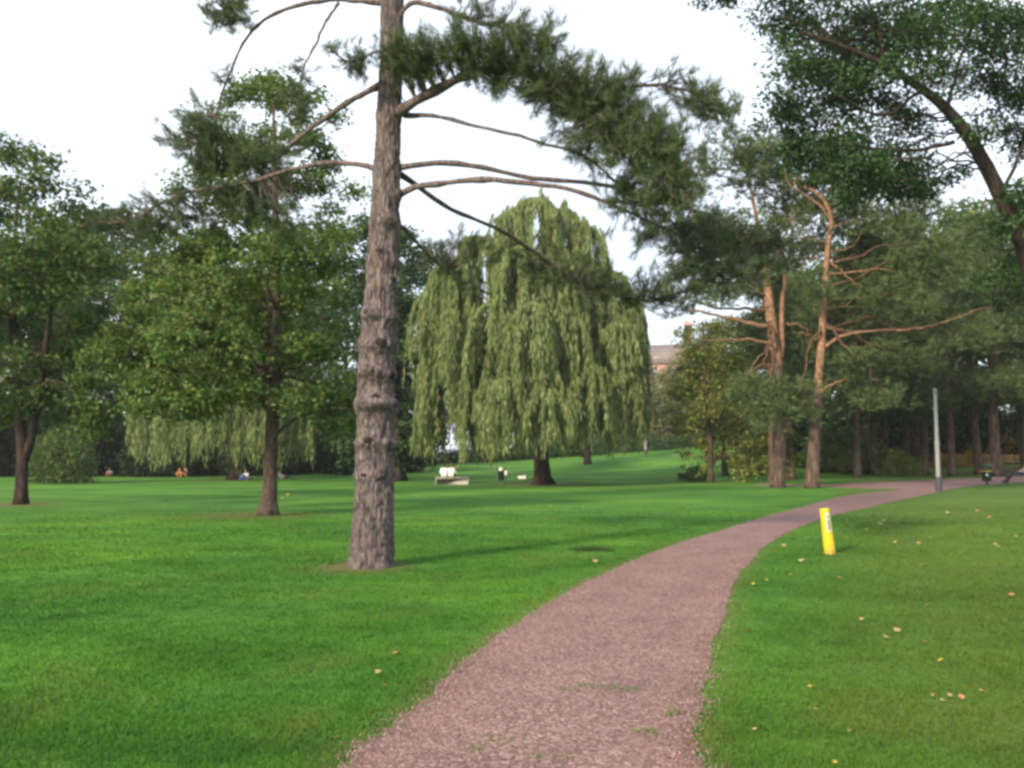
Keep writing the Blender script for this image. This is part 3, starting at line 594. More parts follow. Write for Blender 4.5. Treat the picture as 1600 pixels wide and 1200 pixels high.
    p = limb([(612, 182), (660, 152), (745, 110), (830, 112), (900, 150), (960, 200), (1020, 255), (1075, 320)], z(8, 0, -2.0), .085, .02, .42, 150)
    for a in ((700, 75, 75, 32, -.8, 75), (660, 95, 45, 30, -.5, 30), (790, 95, 75, 42, -.9, 95), (870, 125, 60, 48, -1.2, 85), (945, 150, 60, 45, -1.4, 80), (990, 215, 70, 48, -1.6, 95), (1050, 235, 48, 45, -1.8, 45), (920, 205, 60, 40, -1.0, 50), (620, 80, 30, 36, -.6, 26), (1040, 300, 55, 30, -1.8, 36)): pad(*a, p)
    p = limb([(905, 150), (960, 140), (1030, 135), (1090, 150), (1140, 190)], z(5, -1.2, -1.6), .03, .01, .35, 45, (.2, .45)); pad(1110, 165, 50, 28, -1.5, 26, p)
    p = limb([(632, 180), (700, 188), (780, 208), (850, 224), (910, 243), (970, 285), (1040, 335), (1100, 365)], z(8, 0, -.8), .035, .012, .55, 55, (.2, .5)); pad(1010, 310, 60, 30, -.6, 34, p)
    p = limb([(622, 262), (680, 256), (740, 259), (830, 279), (950, 296), (1060, 325), (1150, 365), (1230, 400)], z(8, 0, .5), .045, .014, .62, 60, (.2, .5)); pad(1110, 370, 70, 32, .4, 48, p); pad(1180, 400, 60, 32, .5, 36, p)
    p = limb([(620, 307), (645, 294), (680, 288), (740, 284), (840, 289), (900, 304), (980, 335), (1060, 372), (1120, 415), (1170, 445)], z(10, 0, -.9), .05, .014, .60, 60, (.2, .5)); pad(1080, 420, 70, 30, -.8, 44, p); pad(1030, 370, 50, 25, -.8, 18, p)
    p = limb([(618, 268), (700, 321), (770, 352), (840, 398), (900, 440), (970, 462), (1040, 470)], z(7, .1, 3.2), .042, .012, .55, 70, (.25, .6), mt=M['bark'])
    for a in ((870, 420, 60, 30, 2.4, 34), (950, 440, 60, 28, 2.9, 34), (1040, 450, 60, 30, 3.1, 34), (800, 395, 45, 25, 2.0, 12)): pad(*a, p)
    p = limb([(612, 340), (650, 372), (690, 415), (730, 440)], z(4, .2, 2.6), .028, .010, .5, 26, (.2, .5), mt=M['bark']); pad(700, 385, 55, 22, 2.2, 22, p)
    p = limb([(617, 40), (640, 8), (680, 12), (730, 30), (790, 45), (850, 60)], z(6, 0, -1.0), .045, .014, .4, 60, (.2, .5)); pad(830, 60, 60, 28, -1, 24, p)
    p = limb([(606, 5), (530, 2), (470, 10), (420, 30), (390, 62), (368, 105), (350, 150), (335, 200), (325, 250)], z(9, 0, .9), .040, .010, .60, 26, (.15, .4)); pad(320, 180, 45, 35, .8, 24, p); pad(290, 205, 50, 28, .9, 24, p)
    p2 = limb([(530, 4), (495, 65), (472, 110), (465, 150), (460, 190)], z(5, .3, .8), .024, .008, .5, 22, (.12, .35)); pad(465, 165, 25, 35, .8, 12, p2)
    p = limb([(600, 130), (540, 163), (500, 190), (460, 220), (425, 248), (380, 262), (320, 262)], z(7, 0, 1.0), .050, .012, .5, 55, (.2, .5)); pad(400, 230, 70, 35, .9, 46, p); pad(330, 240, 50, 28, 1.0, 24, p)
    p = limb([(600, 268), (560, 258), (500, 254), (440, 268), (380, 280), (300, 292), (250, 310), (190, 335), (120, 345)], z(9, 0, 1.6), .042, .010, .45, 60, (.2, .5))
    for a in ((400, 320, 80, 30, 1.3, 46), (300, 340, 80, 30, 1.5, 46), (200, 355, 70, 26, 1.7, 34), (450, 350, 60, 30, 1.3, 24)): pad(*a, p)
    p = limb([(610, 70), (580, 85), (550, 95), (520, 80)], z(4, -.2, -.8), .02, .006, .3, 16, (.15, .35)); pad(560, 85, 30, 30, -.6, 10, p)
    p = limb([(615, -60), (520, -70), (440, -50), (380, -10), (350, 30)], z(5, 0, .2), .045, .012, .6, 24, (.2, .5)); pad(360, 15, 38, 40, .2, 34, p)
    for (u1, v1, dy) in ((430, -260, -1), (820, -230, .6), (700, -330, -2), (600, -300, 2.4), (760, -120, 2.6), (480, -180, 2.4), (540, -420, 1), (720, -470, -.6), (630, -560, .3)):
        p = limb([(616, v1 + 70), ((616 + u1) / 2, v1 + 15), (u1, v1)], [0, dy * .6, dy], .05, .012, .35, 60, (.3, .7)); pad(u1, v1, 90, 45, dy, 55, p)
    t.done(M['needle'], 'crown')
big_pine()

# ------------------------------------------------------------------ broadleaved trees on the lawn
def maple():
    b = TRUNKS['maple']; Y0 = b[1]; t = Tree('broadleaf_tree', 'straight single-trunk broadleaf tree with bare soil at its foot on the lawn', b, seed=21)
    pts = px_tube([(420, 805), (422, 760), (424, 700), (427, 640), (429, 570), (431, 490), (432, 400), (430, 300), (428, 200), (426, 130)], Y0); pts[0] = b
    t.trunk(pts, np.array([11.5, 10.3, 10.3, 10.2, 9.5, 8, 6, 4, 2.5, 1]) * Y0 / F, M['bark'], 20, 60, .5, .04)
    for pix, dy, r in (([(428, 655), (395, 615), (350, 590), (300, 580)], -.8, .06), ([(430, 680), (470, 650), (530, 640), (560, 640)], .5, .055), ([(429, 560), (400, 510), (365, 450), (335, 400)], .8, .06), ([(431, 560), (460, 520), (500, 500), (540, 500)], -.6, .055), ([(430, 520), (420, 470), (400, 400), (390, 330)], -.5, .05)):
        t.limb(px_tube(pix, Y0, list(np.linspace(0, dy, 4))), [r, .025], n=16, wob=.02)
    lobes = [(400, 145, 55, 42), (455, 150, 55, 45), (350, 210, 70, 55), (485, 215, 60, 55), (410, 265, 90, 55), (505, 300, 55, 55), (330, 300, 60, 40), (500, 385, 65, 60), (385, 365, 100, 55), (285, 400, 75, 50), (235, 470, 65, 50), (330, 470, 95, 60), (455, 455, 85, 60), (175, 545, 55, 40), (250, 560, 80, 50), (350, 560, 80, 45), (500, 545, 75, 50), (535, 615, 55, 45), (270, 635, 65, 35), (480, 625, 50, 30), (400, 480, 90, 60, 2.5), (420, 400, 100, 70, -2.2), (340, 600, 60, 30, -2.0), (225, 600, 60, 42), (300, 620, 75, 40), (205, 540, 55, 42), (510, 655, 55, 30), (400, 620, 55, 28, 2.0), (320, 540, 80, 50, -2.4)]
    t.broad(lobes, Y0, M['maple'], .15, 105, .5, 1.0, .55, 2.0, lo=.30); t.done(M['maple'])
maple()
def fork():
    b = TRUNKS['fork']; Y0 = b[1]; t = Tree('forked_tree', 'broadleaf tree whose dark trunk forks in two low above the lawn', b, seed=22)
    pts = px_tube([(33, 788), (34, 750), (36, 715), (33, 670), (28, 620), (22, 540), (20, 450), (25, 350), (35, 270)], Y0); pts[0] = b
    t.trunk(pts, np.array([9.5, 8.2, 8.2, 6.5, 5.8, 5, 4, 2.5, 1]) * Y0 / F, M['barkd'], 18, 50, .25, .04)
    t.limb(px_tube([(37, 722), (48, 690), (57, 640), (68, 570), (80, 480), (90, 390)], Y0, [0, -.1, -.2, -.4, -.6, -.8]), [.16, .12, .03], n=20)
    lobes = [(50, 262, 45, 45), (-20, 300, 65, 55), (15, 250, 35, 30), (100, 325, 65, 50), (20, 375, 80, 60), (115, 415, 75, 55), (-50, 470, 75, 70), (55, 490, 85, 60), (150, 500, 55, 45), (135, 555, 65, 42), (20, 590, 75, 42), (95, 620, 65, 36), (160, 620, 45, 42), (-50, 630, 60, 42), (40, 430, 80, 60, -2.5), (150, 665, 45, 24), (-120, 400, 80, 90), (-110, 560, 70, 70)]
    t.broad(lobes, Y0, M['fork'], .19, 72, .6, 1.0, .55, 2.2, lo=.35); t.done(M['fork'])
fork()
def dark_lime():
    b = on_ground(P(622, 700, 66)[0], 66); Y0 = 66; t = Tree('lime_tree', 'dense dark green broadleaf tree between the stone block and the knotted pine', b, seed=23)
    pts = px_tube([(622, 752), (622, 690), (618, 600), (612, 480), (608, 380)], Y0); pts[0] = b
    t.trunk(pts, np.array([13, 10, 8, 5, 1]) * Y0 / F, M['barkd'], 12, 30, .25)
    lobes = [(600, 360, 55, 45), (540, 400, 55, 55), (650, 410, 55, 50), (590, 460, 80, 60), (680, 480, 42, 50), (525, 510, 60, 60), (640, 540, 75, 55), (560, 590, 70, 50), (675, 570, 40, 45), (600, 650, 75, 45), (520, 660, 55, 45), (660, 660, 45, 38), (640, 705, 45, 25), (560, 700, 50, 28)]
    t.broad(lobes, Y0, M['dark'], .36, 22, 1.0, 1.0, .6, 3.5, lo=.3, rise=.4); t.done(M['dark'])
dark_lime()
def over_tree():
    b = G(1650, 792); Y0 = b[1]; t = Tree('leaning_beech', 'dark leafy tree whose thick trunk curves over the grass slope above the bollard', b, seed=24)
    pts = px_tube([(1650, 792), (1640, 640), (1628, 500), (1600, 385), (1560, 300), (1520, 225), (1480, 172), (1430, 132), (1375, 98), (1310, 70), (1250, 50)], Y0, [0, 0, -.1, -.3, -.5, -.8, -1, -1.2, -1.4, -1.6, -1.8]); pts[0] = b
    t.trunk(pts, np.array([30, 22, 19, 16.5, 14.5, 12.5, 10.5, 8.5, 6, 3.5, 2]) * Y0 / F, M['barkd'], 18, 60, .3, .06)
    for pix, dy, r in (([(1490, 222), (1430, 235), (1370, 232), (1300, 215)], -.6, .07), ([(1480, 172), (1500, 90), (1530, 0), (1540, -100)], .8, .06), ([(1565, 305), (1620, 180), (1660, 60), (1680, -60)], .6, .06), ([(1380, 100), (1370, 40), (1340, -40)], -.4, .07), ([(1440, 140), (1380, 180), (1310, 150), (1260, 150)], -1.5, .06)):
        t.limb(px_tube(pix, Y0 - .8, list(np.linspace(0, dy, len(pix)))), [r, .02], n=18, wob=.02)
    lobes = [(1390, 170, 40, 30, 1.5), (1330, 270, 60, 35, -1.4), (1500, 110, 60, 45, 2.0), (1420, 30, 70, 50, 1), (1290, 130, 60, 50, -1), (1130, 8, 45, 14), (1220, 30, 55, 40), (1290, 60, 70, 55), (1240, 110, 50, 40), (1370, 40, 70, 60), (1330, 120, 70, 50), (1240, 175, 50, 38), (1300, 205, 65, 42), (1370, 250, 70, 36), (1250, 235, 50, 30), (1430, 70, 60, 45, 1.5), (1430, 200, 45, 30, 2.5), (1410, 290, 70, 28), (1510, 60, 60, 50), (1560, 130, 50, 45, 2), (1580, 200, 40, 35, 2.5), (1590, 50, 45, 50), (1620, 270, 40, 40, 2), (1600, 350, 40, 30, 2), (1480, 0, 90, 40), (1300, -30, 120, 40), (1650, 150, 70, 120, 2), (1560, 430, 45, 30, 2.5), (1440, 265, 40, 24, 2), (1180, -40, 90, 30), (1560, -80, 120, 60), (1690, 330, 70, 120), (1590, 470, 45, 45)]
    lobes += [(u + 14, v + 8, a * .9, b * .9) for (u, v, a, b) in [q[:4] for q in lobes] if 1180 < u < 1400 and v > 20] + [(1220, 200, 45, 40), (1290, 250, 55, 34), (1400, 300, 60, 26), (1340, 310, 50, 22), (1470, 130, 45, 34, -1.8), (1530, 200, 36, 36, -1.6), (1590, 300, 34, 40, -1.4), (1560, 60, 60, 50, 0), (1590, 150, 45, 50, 1), (1520, 20, 60, 40, -1), (1600, 60, 40, 60, -1), (1450, 60, 60, 40, -1.5), (1400, 110, 45, 28, -1.8), (1560, 360, 36, 30, -1), (1480, 280, 40, 22, 2)]
    t.broad(lobes, Y0, M['over'], .145, 62, .5, 1.1, .6, 1.6, lo=.42, rise=-.15, lk=.45); t.done(M['over'])
over_tree()

# ------------------------------------------------------------------ weeping willows
def willow():
    b = TRUNKS['willow']; Y0 = b[1]; t = Tree('weeping_willow', 'large weeping willow with a thick leaning trunk behind the stone block and litter bin', b, seed=31)
    pts = px_tube([(849, 757), (845, 715), (838, 660), (832, 580), (828, 480), (830, 380), (832, 325)], Y0); pts[0] = b
    t.trunk(pts, np.array([14, 10, 9.5, 9, 7, 4, 1]) * Y0 / F, M['barkd'], 16, 40, .35)
    c = [(835, 303, 45, 480, 0), (790, 322, 38, 520, -1.5), (872, 322, 34, 500, 1), (745, 372, 36, 600, 0), (718, 420, 32, 590, -2), (812, 390, 42, 600, -3.5), (868, 400, 40, 610, -3), (912, 415, 30, 640, -1), (955, 412, 38, 690, 0), (985, 455, 24, 690, 1.5),
         (770, 470, 42, 640, -4), (840, 480, 45, 650, -5), (900, 490, 36, 660, -4), (960, 500, 36, 700, -2.5), (697, 562, 40, 716, 1.5), (672, 615, 18, 718, 2), (790, 588, 52, 714, -6), (862, 596, 42, 706, -6.2), (920, 560, 32, 700, -4.5), (978, 560, 27, 700, -2), (740, 600, 26, 714, -1),
         (840, 430, 55, 690, 4), (770, 490, 50, 705, 4.5), (920, 480, 50, 690, 4), (698, 400, 40, 600, 1), (905, 350, 30, 560, 0), (690, 425, 36, 610, 3), (725, 520, 34, 690, 2.5)]
    jr = random.Random(5); c = [(u + jr.uniform(-8, 8), vt + jr.uniform(-10, 10), ru * jr.uniform(.85, 1.2), vb + jr.uniform(-14, 6), dy) for u, vt, ru, vb, dy in c]
    t.cascade(c, Y0, .38, .054, 44, .20); t.done(M['willow'])
willow()
def willow2():
    b = TRUNKS['willow2']; Y0 = b[1]; t = Tree('weeping_willow', 'weeping willow with a pale green hanging fringe behind the straight single-trunk tree', b, seed=32)
    pts = px_tube([(372, 750), (374, 700), (370, 620), (360, 520), (350, 440)], Y0); pts[0] = b
    t.trunk(pts, np.array([14, 11, 10, 8, 3]) * Y0 / F, M['barkd'], 14, 36, .3)
    c = [(320, 420, 70, 640, 0), (260, 410, 36, 600, -1), (400, 430, 60, 640, 0), (236, 620, 28, 722, -2), (275, 600, 32, 724, -4), (330, 560, 36, 724, -4), (300, 540, 50, 715, 2), (385, 600, 24, 718, -4), (410, 590, 34, 726, -4), (455, 590, 34, 722, -2.5), (480, 600, 20, 720, -1), (430, 540, 50, 700, 2), (360, 500, 50, 690, -3), (215, 640, 14, 720, -1)]
    t.cascade(c, Y0, .52, .08, 32, .30); t.done(M['willow'])
willow2()

# ------------------------------------------------------------------ Scots pines by the cross path
def scots(name, label, base, tr, rad, orange_from, forks, lobes, limbs, seed, group=None):
    Y0 = base[1]; t = Tree(name, label, base, group, seed); pts = px_tube(tr, Y0); pts[0] = base
    t.trunk(pts, np.array(rad) * Y0 / F, M['barks'], 14, 60, .18, .05)
    me = t.trunk_o.data; me.materials.append(M['barko'])
    z0 = P(1200, orange_from, Y0)[2] - base[2]
    for p in me.polygons:
        if p.center.z + .8 * math.sin(p.center.x * 9 + p.center.z * 2) > z0: p.material_index = 1
    for pix, dy, r in forks + limbs: t.limb(px_tube(pix, Y0, list(np.linspace(0, dy, len(pix)))), [r * .78, r * .18], M['barko'], n=16, wob=.03)
    t.tufts(lobes, Y0, .32, .045, 10, 44, .8, True, 2.0, lo=.5, spread=.8, tw=8, limb_m=M['barko2']); t.done(M['needle_far'])
scots('scots_pine', 'orange-barked pine forking into two stems above the lawn corner', G(1215, 762),
      [(1217, 762), (1220, 700), (1220, 620), (1214, 560), (1204, 490), (1196, 420), (1180, 330), (1165, 260)], [10.5, 9, 8.7, 8.7, 7.5, 5, 3, 1], 560,
      [([(1217, 575), (1222, 520), (1224, 460), (1235, 380), (1240, 300)], .5, .22)],
      [(1150, 240, 60, 35), (1090, 270, 50, 40), (1195, 275, 55, 45), (1100, 380, 60, 42), (1165, 350, 60, 45), (1210, 400, 60, 50), (1080, 470, 40, 28), (1120, 440, 55, 35), (1240, 330, 45, 40), (1190, 430, 50, 32), (1140, 400, 65, 45, 2.5), (1230, 380, 50, 50, -1.5), (1185, 600, 45, 34), (1215, 640, 45, 35, -2.5)],
      [([(1203, 512), (1150, 500), (1100, 488), (1062, 484)], -1, .17), ([(1206, 535), (1160, 530), (1120, 532), (1090, 530)], -.6, .10), ([(1212, 572), (1190, 570), (1165, 585)], -1, .06), ([(1205, 545), (1185, 560), (1165, 590)], -.8, .06), ([(1228, 505), (1250, 508), (1265, 520)], -.4, .07)], 41)
scots('scots_pine', 'tall slightly leaning pine with many bare orange side branches where the paths meet', G(1268, 763),
      [(1268, 763), (1272, 700), (1276, 640), (1280, 580), (1284, 530), (1288, 450), (1294, 380), (1298, 340), (1280, 305), (1240, 285)], [11, 8.8, 7.8, 6.6, 6, 4.9, 4.6, 4, 3, 1.5], 600,
      [([(1297, 345), (1275, 315), (1235, 290), (1225, 262)], -.6, .10)],
      [(1240, 255, 55, 35), (1230, 310, 60, 36, 2.2), (1320, 250, 50, 30, 1.5), (1380, 270, 55, 32, 2.0), (1265, 500, 45, 40, 2.5), (1340, 500, 60, 36, 2.2), (1270, 340, 60, 40, 2.5), (1330, 370, 70, 45, 2.5), (1340, 420, 70, 45, 3.0), (1400, 330, 70, 50, 2.0), (1310, 540, 60, 45, 2.5), (1210, 250, 60, 40, 2.0), (1460, 420, 60, 50, 1.0), (1480, 520, 60, 45, 1.0), (1300, 290, 50, 35), (1350, 320, 60, 42), (1370, 400, 60, 40, 2.0), (1330, 470, 60, 40, 2.5), (1400, 460, 65, 42), (1430, 380, 60, 50), (1250, 445, 40, 30), (1360, 560, 65, 42), (1310, 610, 55, 38, 2.0), (1420, 560, 60, 40), (1250, 620, 45, 40), (1380, 630, 50, 30), (1270, 390, 40, 35, 2.5)],
      [([(1284, 545), (1310, 528), (1350, 518), (1400, 516)], -.8, .14), ([(1278, 612), (1300, 600), (1326, 592)], -1, .10), ([(1290, 430), (1330, 425), (1370, 420), (1410, 428)], -.9, .08), ([(1292, 405), (1315, 425), (1345, 450)], -1, .06), ([(1294, 380), (1260, 372), (1230, 370)], -.7, .06), ([(1296, 355), (1330, 345), (1365, 340)], -.6, .06), ([(1290, 415), (1262, 400), (1255, 430)], -.9, .05), ([(1400, 516), (1450, 510), (1500, 495), (1540, 480)], -1.2, .07), ([(1282, 535), (1262, 522), (1238, 520)], -.6, .07), ([(1292, 395), (1330, 385), (1350, 360)], -.9, .05)], 42)

# slimmer pines behind the cross path: one prototype, copied
def slim_proto(label):
    Y0 = 60.0; b = on_ground(0, Y0); t = Tree('slim_pine', label, b, 'slim pines behind the cross path', 43); h = 15.5
    def Q(x, z, dy=0): return b + np.array([x, dy, z])
    t.trunk(np.array([Q(0, 0), Q(.06, 3), Q(-.05, 6), Q(.08, 9), Q(0, 12), Q(.1, h)]), np.array([.24, .19, .17, .15, .10, .02]), M['barks'], 10, 40, .25, .06)
    me = t.trunk_o.data; me.materials.append(M['barko2'])
    for p in me.polygons:
        if p.center.z > 5.5 + .6 * math.sin(p.center.x * 30): p.material_index = 1
    rng = t.rng; lobes = []
    for i in range(22):
        z = 4.6 + 10.6 * rng.uniform() ** .9; a = rng.uniform(0, 6.28); r = (2.6 if z < 11 else 1.7) * rng.uniform(.35, 1); c = Q(math.cos(a) * r, z, math.sin(a) * r)
        d = c - np.array([0, 0, EYE]); u = CU + F * d[0] / d[1] ; lobes.append((c, rng.uniform(.9, 1.5), rng.uniform(.5, .8)))
    for c, rx, rz in lobes:
        nc = 14; cc = c + in_ball(nc, rng, .45) * np.array([rx, rx, rz]); a, ra = t.attach(c, lo=.25, rise=.15)
        mb, p = t.limb(wander(a, c, 10, rng, .09, up=.04), [.05, .015], M['barko2'], n=10, seg=5)
        for q in cc[:6]: tube(mb, wander(p[6], q, 4, rng, .1), np.linspace(.015, .006, 4), 4, cap=False)
        pos = np.repeat(cc, 16, 0) + rng.normal(0, .42, (nc * 16, 3)) * np.array([1, 1, .5]); ax = nrm(pos - np.repeat(cc, 16, 0) + np.array([0, 0, .35]) + rng.normal(0, .2, pos.shape)); needle_tufts(t.leaf, pos, ax, .32, .042, 8, rng, .8)
    return t.done(M['needle_far'])
PAIR, TRIO = 'slim pine stem of the close pair behind the round pale shrub', 'slim pine stem in the cluster of three near the lamp post'
slim_specs = [(1340, 752, 60, 1.0, 'slim pine trunk rising beside the round pale shrub'), (1368, 749, 64, 1.05, PAIR), (1384, 749, 66, .95, PAIR), (1419, 748, 66, 1.0, TRIO), (1433, 748, 67, 1.1, TRIO), (1445, 748, 64, .9, TRIO),
              (1487, 747, 60, 1.05, 'slim pine standing just behind the tall lamp post'), (1530, 745, 63, 1.1, 'slim pine stem standing by the yellow post and the hooded bin'), (1557, 745, 58, 1.15, 'stouter pine standing behind the green bin and park bench'), (1207, 760, 54, .85, 'slim grey stem pressed against the trunk of the forking orange pine'), (1236, 756, 59, .95, 'slim dark pine stem tucked behind the forking orange pine'), (1133, 750, 69, .8, 'short reddish pine stem among the yellow-green leaves'), (1600, 744, 66, 1.0, None), (1645, 744, 62, 1.1, None)]
proto = None
for i, (u, v, Y0, s, lab) in enumerate(slim_specs):
    x = P(u, v, Y0)[0]; o = slim_proto('x') if proto is None else copy_tree(proto); proto = proto or o
    o.location = on_ground(x, Y0); o.scale = (s * (1.0 + .15 * (i % 3)), s * (1.0 + .15 * (i % 3)), s); o.rotation_euler = (R(random.uniform(-1.5, 1.5)), R(random.uniform(-2, 2)), random.uniform(0, 6.28))
    o['label'] = lab or 'slim pine stem in the shade behind the slatted park bench'; o['group'] = 'slim pines behind the cross path'

# yellow-green tree and shrubs left of the pines
def lime_green():
    b = on_ground(P(1110, 748, 58)[0], 58); Y0 = 58.; t = Tree('small_tree', 'small yellow-green tree with drooping boughs at the edge of the sunlit slope', b, seed=51)
    pts = px_tube([(1112, 754), (1110, 700), (1104, 640), (1100, 570), (1098, 500)], Y0); pts[0] = b
    t.trunk(pts, np.array([5, 4, 3.5, 2.5, 1]) * Y0 / F, M['bark'], 10, 30, .2)
    lobes = [(1090, 545, 45, 40), (1150, 560, 50, 40), (1065, 600, 30, 32), (1110, 620, 55, 42), (1170, 630, 50, 42), (1085, 670, 35, 30), (1140, 690, 50, 32), (1105, 715, 35, 22), (1190, 690, 45, 38), (1180, 730, 40, 18), (1225, 700, 30, 34), (1130, 510, 40, 26)]
    t.broad(lobes, Y0, M['lime'], .27, 26, .8, .9, .6, 2.0, lo=.15, rise=.35); t.done(M['lime'])
lime_green()

def shrub(name, label, loc, r, h, m, leaf, n, seed, group=None, weep=False):
    rng = np.random.default_rng(seed); b = np.asarray(loc, float); e = thing(name, label, 'shrub', b, 0, group); mb = MB(); st = MB()
    nc = max(10, n // 26); d = unit(nc, rng); d[:, 2] = np.abs(d[:, 2]); c = d * (rng.uniform(.35, 1, (nc, 1)) ** .5) * np.array([r, r, h * .95]); c[:, 2] += .08 * h
    c *= (1 + .18 * rng.normal(size=(nc, 1)))
    for q in c[:18]: tube(st, wander(np.zeros(3) - [0, 0, .05], q, 6, rng, .12), np.linspace(.035, .01, 6) * max(h / 2, .6), 5, cap=False)
    pos = np.repeat(c, 26, 0) + rng.normal(0, .16, (nc * 26, 3)) * np.array([r, r, (1.2 if weep else .7) * h]) * .8; pos[:, 2] = np.maximum(pos[:, 2], rng.uniform(.02, .2, len(pos)))
    leaf_quads(mb, pos, leaf, leaf * (.35 if weep else .6), rng, .1 if weep else .6, None, 1.2 if weep else .2)
    link('stem', st.mesh('stem', M['barkd'], True), e); link('foliage', mb.mesh('foliage', m), e); return e
def gp(u, Y0): return on_ground(P(u, 720, Y0)[0], Y0)
shrub('weeping_shrub', 'rounded dark green weeping shrub behind the forked trunk', gp(95, 62), 2.1, 3.3, M['fork'], .30, 5200, 61, weep=True)
shrub('low_shrub', 'low dark shrub at the foot of the yellow-green tree', gp(1084, 60), 1.0, .95, M['dark'], .16, 1500, 62)
shrub('round_shrub', 'round pale green shrub among the slim pine trunks', gp(1405, 62), 1.5, 1.5, M['lime'], .15, 2400, 63)
shrub('leafy_shrub', 'mid green shrub between the big pines and the slim pine row', gp(1310, 70), 2.6, 3.6, M['fork'], .30, 3600, 64)
shrub('leafy_shrub', 'broad bright green shrub between the slim pine trunks', gp(1355, 66), 2.4, 2.2, M['lime'], .26, 3000, 69)
shrub('leafy_shrub', 'bright green shrub behind the forking orange pine', gp(1190, 68), 2.0, 2.6, M['lime'], .26, 2600, 65)
for u, Y0, r, h, sd in ((1480, 72, 1.6, 1.0, 66), (1512, 74, 1.4, 1.2, 67), (1585, 75, 1.8, 2.0, 68)):
    shrub('rusty_shrub', 'low orange-leaved shrub glowing beyond the slim pines', gp(u, Y0), r, h, M['rust'], .18, 1500, sd, 'orange shrubs beyond the slim pines')

# ------------------------------------------------------------------ woodland closing the lawn, far trees
def wood_proto(name, leaf_m, h, r, low, seed, leaf=.5, n=13000, cone=False):
    rng = np.random.default_rng(seed); e = thing(name, 'x', 'tree', (0, 0, 0)); w = MB(); lf = MB()
    tp = spline(np.array([[0, 0, -.2], [.1, 0, h * .3], [-.15, .1, h * .6], [.1, 0, h * .95]]), 24); tube(w, tp, np.interp(np.linspace(0, 1, 24), [0, .05, 1], [.62, .45, .04]) * h / 24, 10)
    nl = 46; per = n // (nl * 10)
    for i in range(nl):
        z = low + (h - low) * (i + rng.uniform()) / nl; f = (z - low) / (h - low)
        rad = r * ((1 - f) ** .9 + .05 if cone else (1 - (2 * f - .75) ** 2 * .62) ** .5 if f > .1 else .75 + f * 2) * rng.uniform(.45, 1.05); a = rng.uniform(0, 6.28)
        c = np.array([math.cos(a) * rad * .8, math.sin(a) * rad * .8, z]); j = np.argmin(np.abs(tp[:, 2] - (z - rad * .35))); tube(w, wander(tp[j], c, 7, rng, .08), np.linspace(.12, .02, 7), 5, cap=False)
        cc = c + in_ball(10, rng, .45) * np.array([1, 1, .62]) * r * (.16 if cone else .30)
        pos = np.repeat(cc, per, 0) + rng.normal(0, .55, (10 * per, 3)) * np.array([1, 1, .6]) * (.5 if cone else 1); leaf_quads(lf, pos, leaf, leaf * .65, rng, .7, None, .25)
    link('trunk', w.mesh('trunk', M['barkd'], True), e); link('crown', lf.mesh('crown', leaf_m), e); return e
def plant(proto, used, u, Y0, hs, ws, label, group):
    o = proto if not used else copy_tree(proto); used.append(1)
    o.location = gp(u, Y0); o.scale = (ws, ws, hs); o.rotation_euler = (0, 0, random.uniform(0, 6.28)); o['label'] = label; o['group'] = group; return o
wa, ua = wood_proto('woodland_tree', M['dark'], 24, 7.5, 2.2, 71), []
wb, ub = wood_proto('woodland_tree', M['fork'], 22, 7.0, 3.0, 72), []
WG = 'woodland trees beyond the lawn'
WLS = ['tall dark woodland tree beyond the outer boughs of the forked tree'] * 2 + ['tall dark woodland tree directly behind the forked trunk', 'tall dark woodland tree rising behind the weeping shrub', 'tallest round-topped woodland tree between the forked and the straight tree', 'dark woodland tree behind the camp chairs and the willow fringe', 'dark woodland tree right behind the trunk of the fringed willow', 'dark woodland tree behind the person lying propped in grey', 'dark woodland tree between the straight tree and the knotted pine trunk', 'dark woodland tree behind the dense broadleaf tree by the stone block']
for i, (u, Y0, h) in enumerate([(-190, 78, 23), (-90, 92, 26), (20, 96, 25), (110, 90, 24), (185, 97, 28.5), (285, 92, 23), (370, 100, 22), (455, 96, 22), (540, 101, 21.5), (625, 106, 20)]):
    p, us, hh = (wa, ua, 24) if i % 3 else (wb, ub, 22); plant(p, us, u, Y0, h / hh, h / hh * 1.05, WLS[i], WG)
WL2, WG2 = 'tall dark tree closing the view behind the slim pines', 'dark trees behind the slim pines'
for i, (u, Y0, h) in enumerate([(1245, 92, 18), (1320, 84, 20), (1390, 95, 23), (1455, 86, 23), (1530, 92, 25), (1600, 84, 24), (1680, 92, 26)]):
    p, us, hh = (wa, ua, 24) if i % 2 else (wb, ub, 22); plant(p, us, u, Y0, h / hh, h / hh * .95, ['dark tree behind the two big orange pines', 'dark tree behind the two big orange pines', 'dark tree behind the close pair of slim pines', 'dark tree behind the cluster of three slim pines', 'tall dark tree behind the yellow post and low fence', 'tall dark tree behind the park bench', 'tall dark tree behind the park bench'][i], WG2)
sh = shrub('dark_shrub', 'x', (0, 0, 0), 3.2, 5.0, M['yew_shaded'], .42, 5200, 73); us = []
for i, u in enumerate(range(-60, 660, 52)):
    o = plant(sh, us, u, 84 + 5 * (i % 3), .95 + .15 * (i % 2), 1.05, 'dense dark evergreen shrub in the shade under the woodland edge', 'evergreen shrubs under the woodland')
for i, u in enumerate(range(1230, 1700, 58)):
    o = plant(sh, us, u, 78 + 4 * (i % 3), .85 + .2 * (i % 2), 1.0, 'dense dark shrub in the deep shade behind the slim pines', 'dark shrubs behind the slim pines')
fp, uf = wood_proto('far_tree', M['far'], 10, 3.8, 1.0, 74, .36, 6000), []
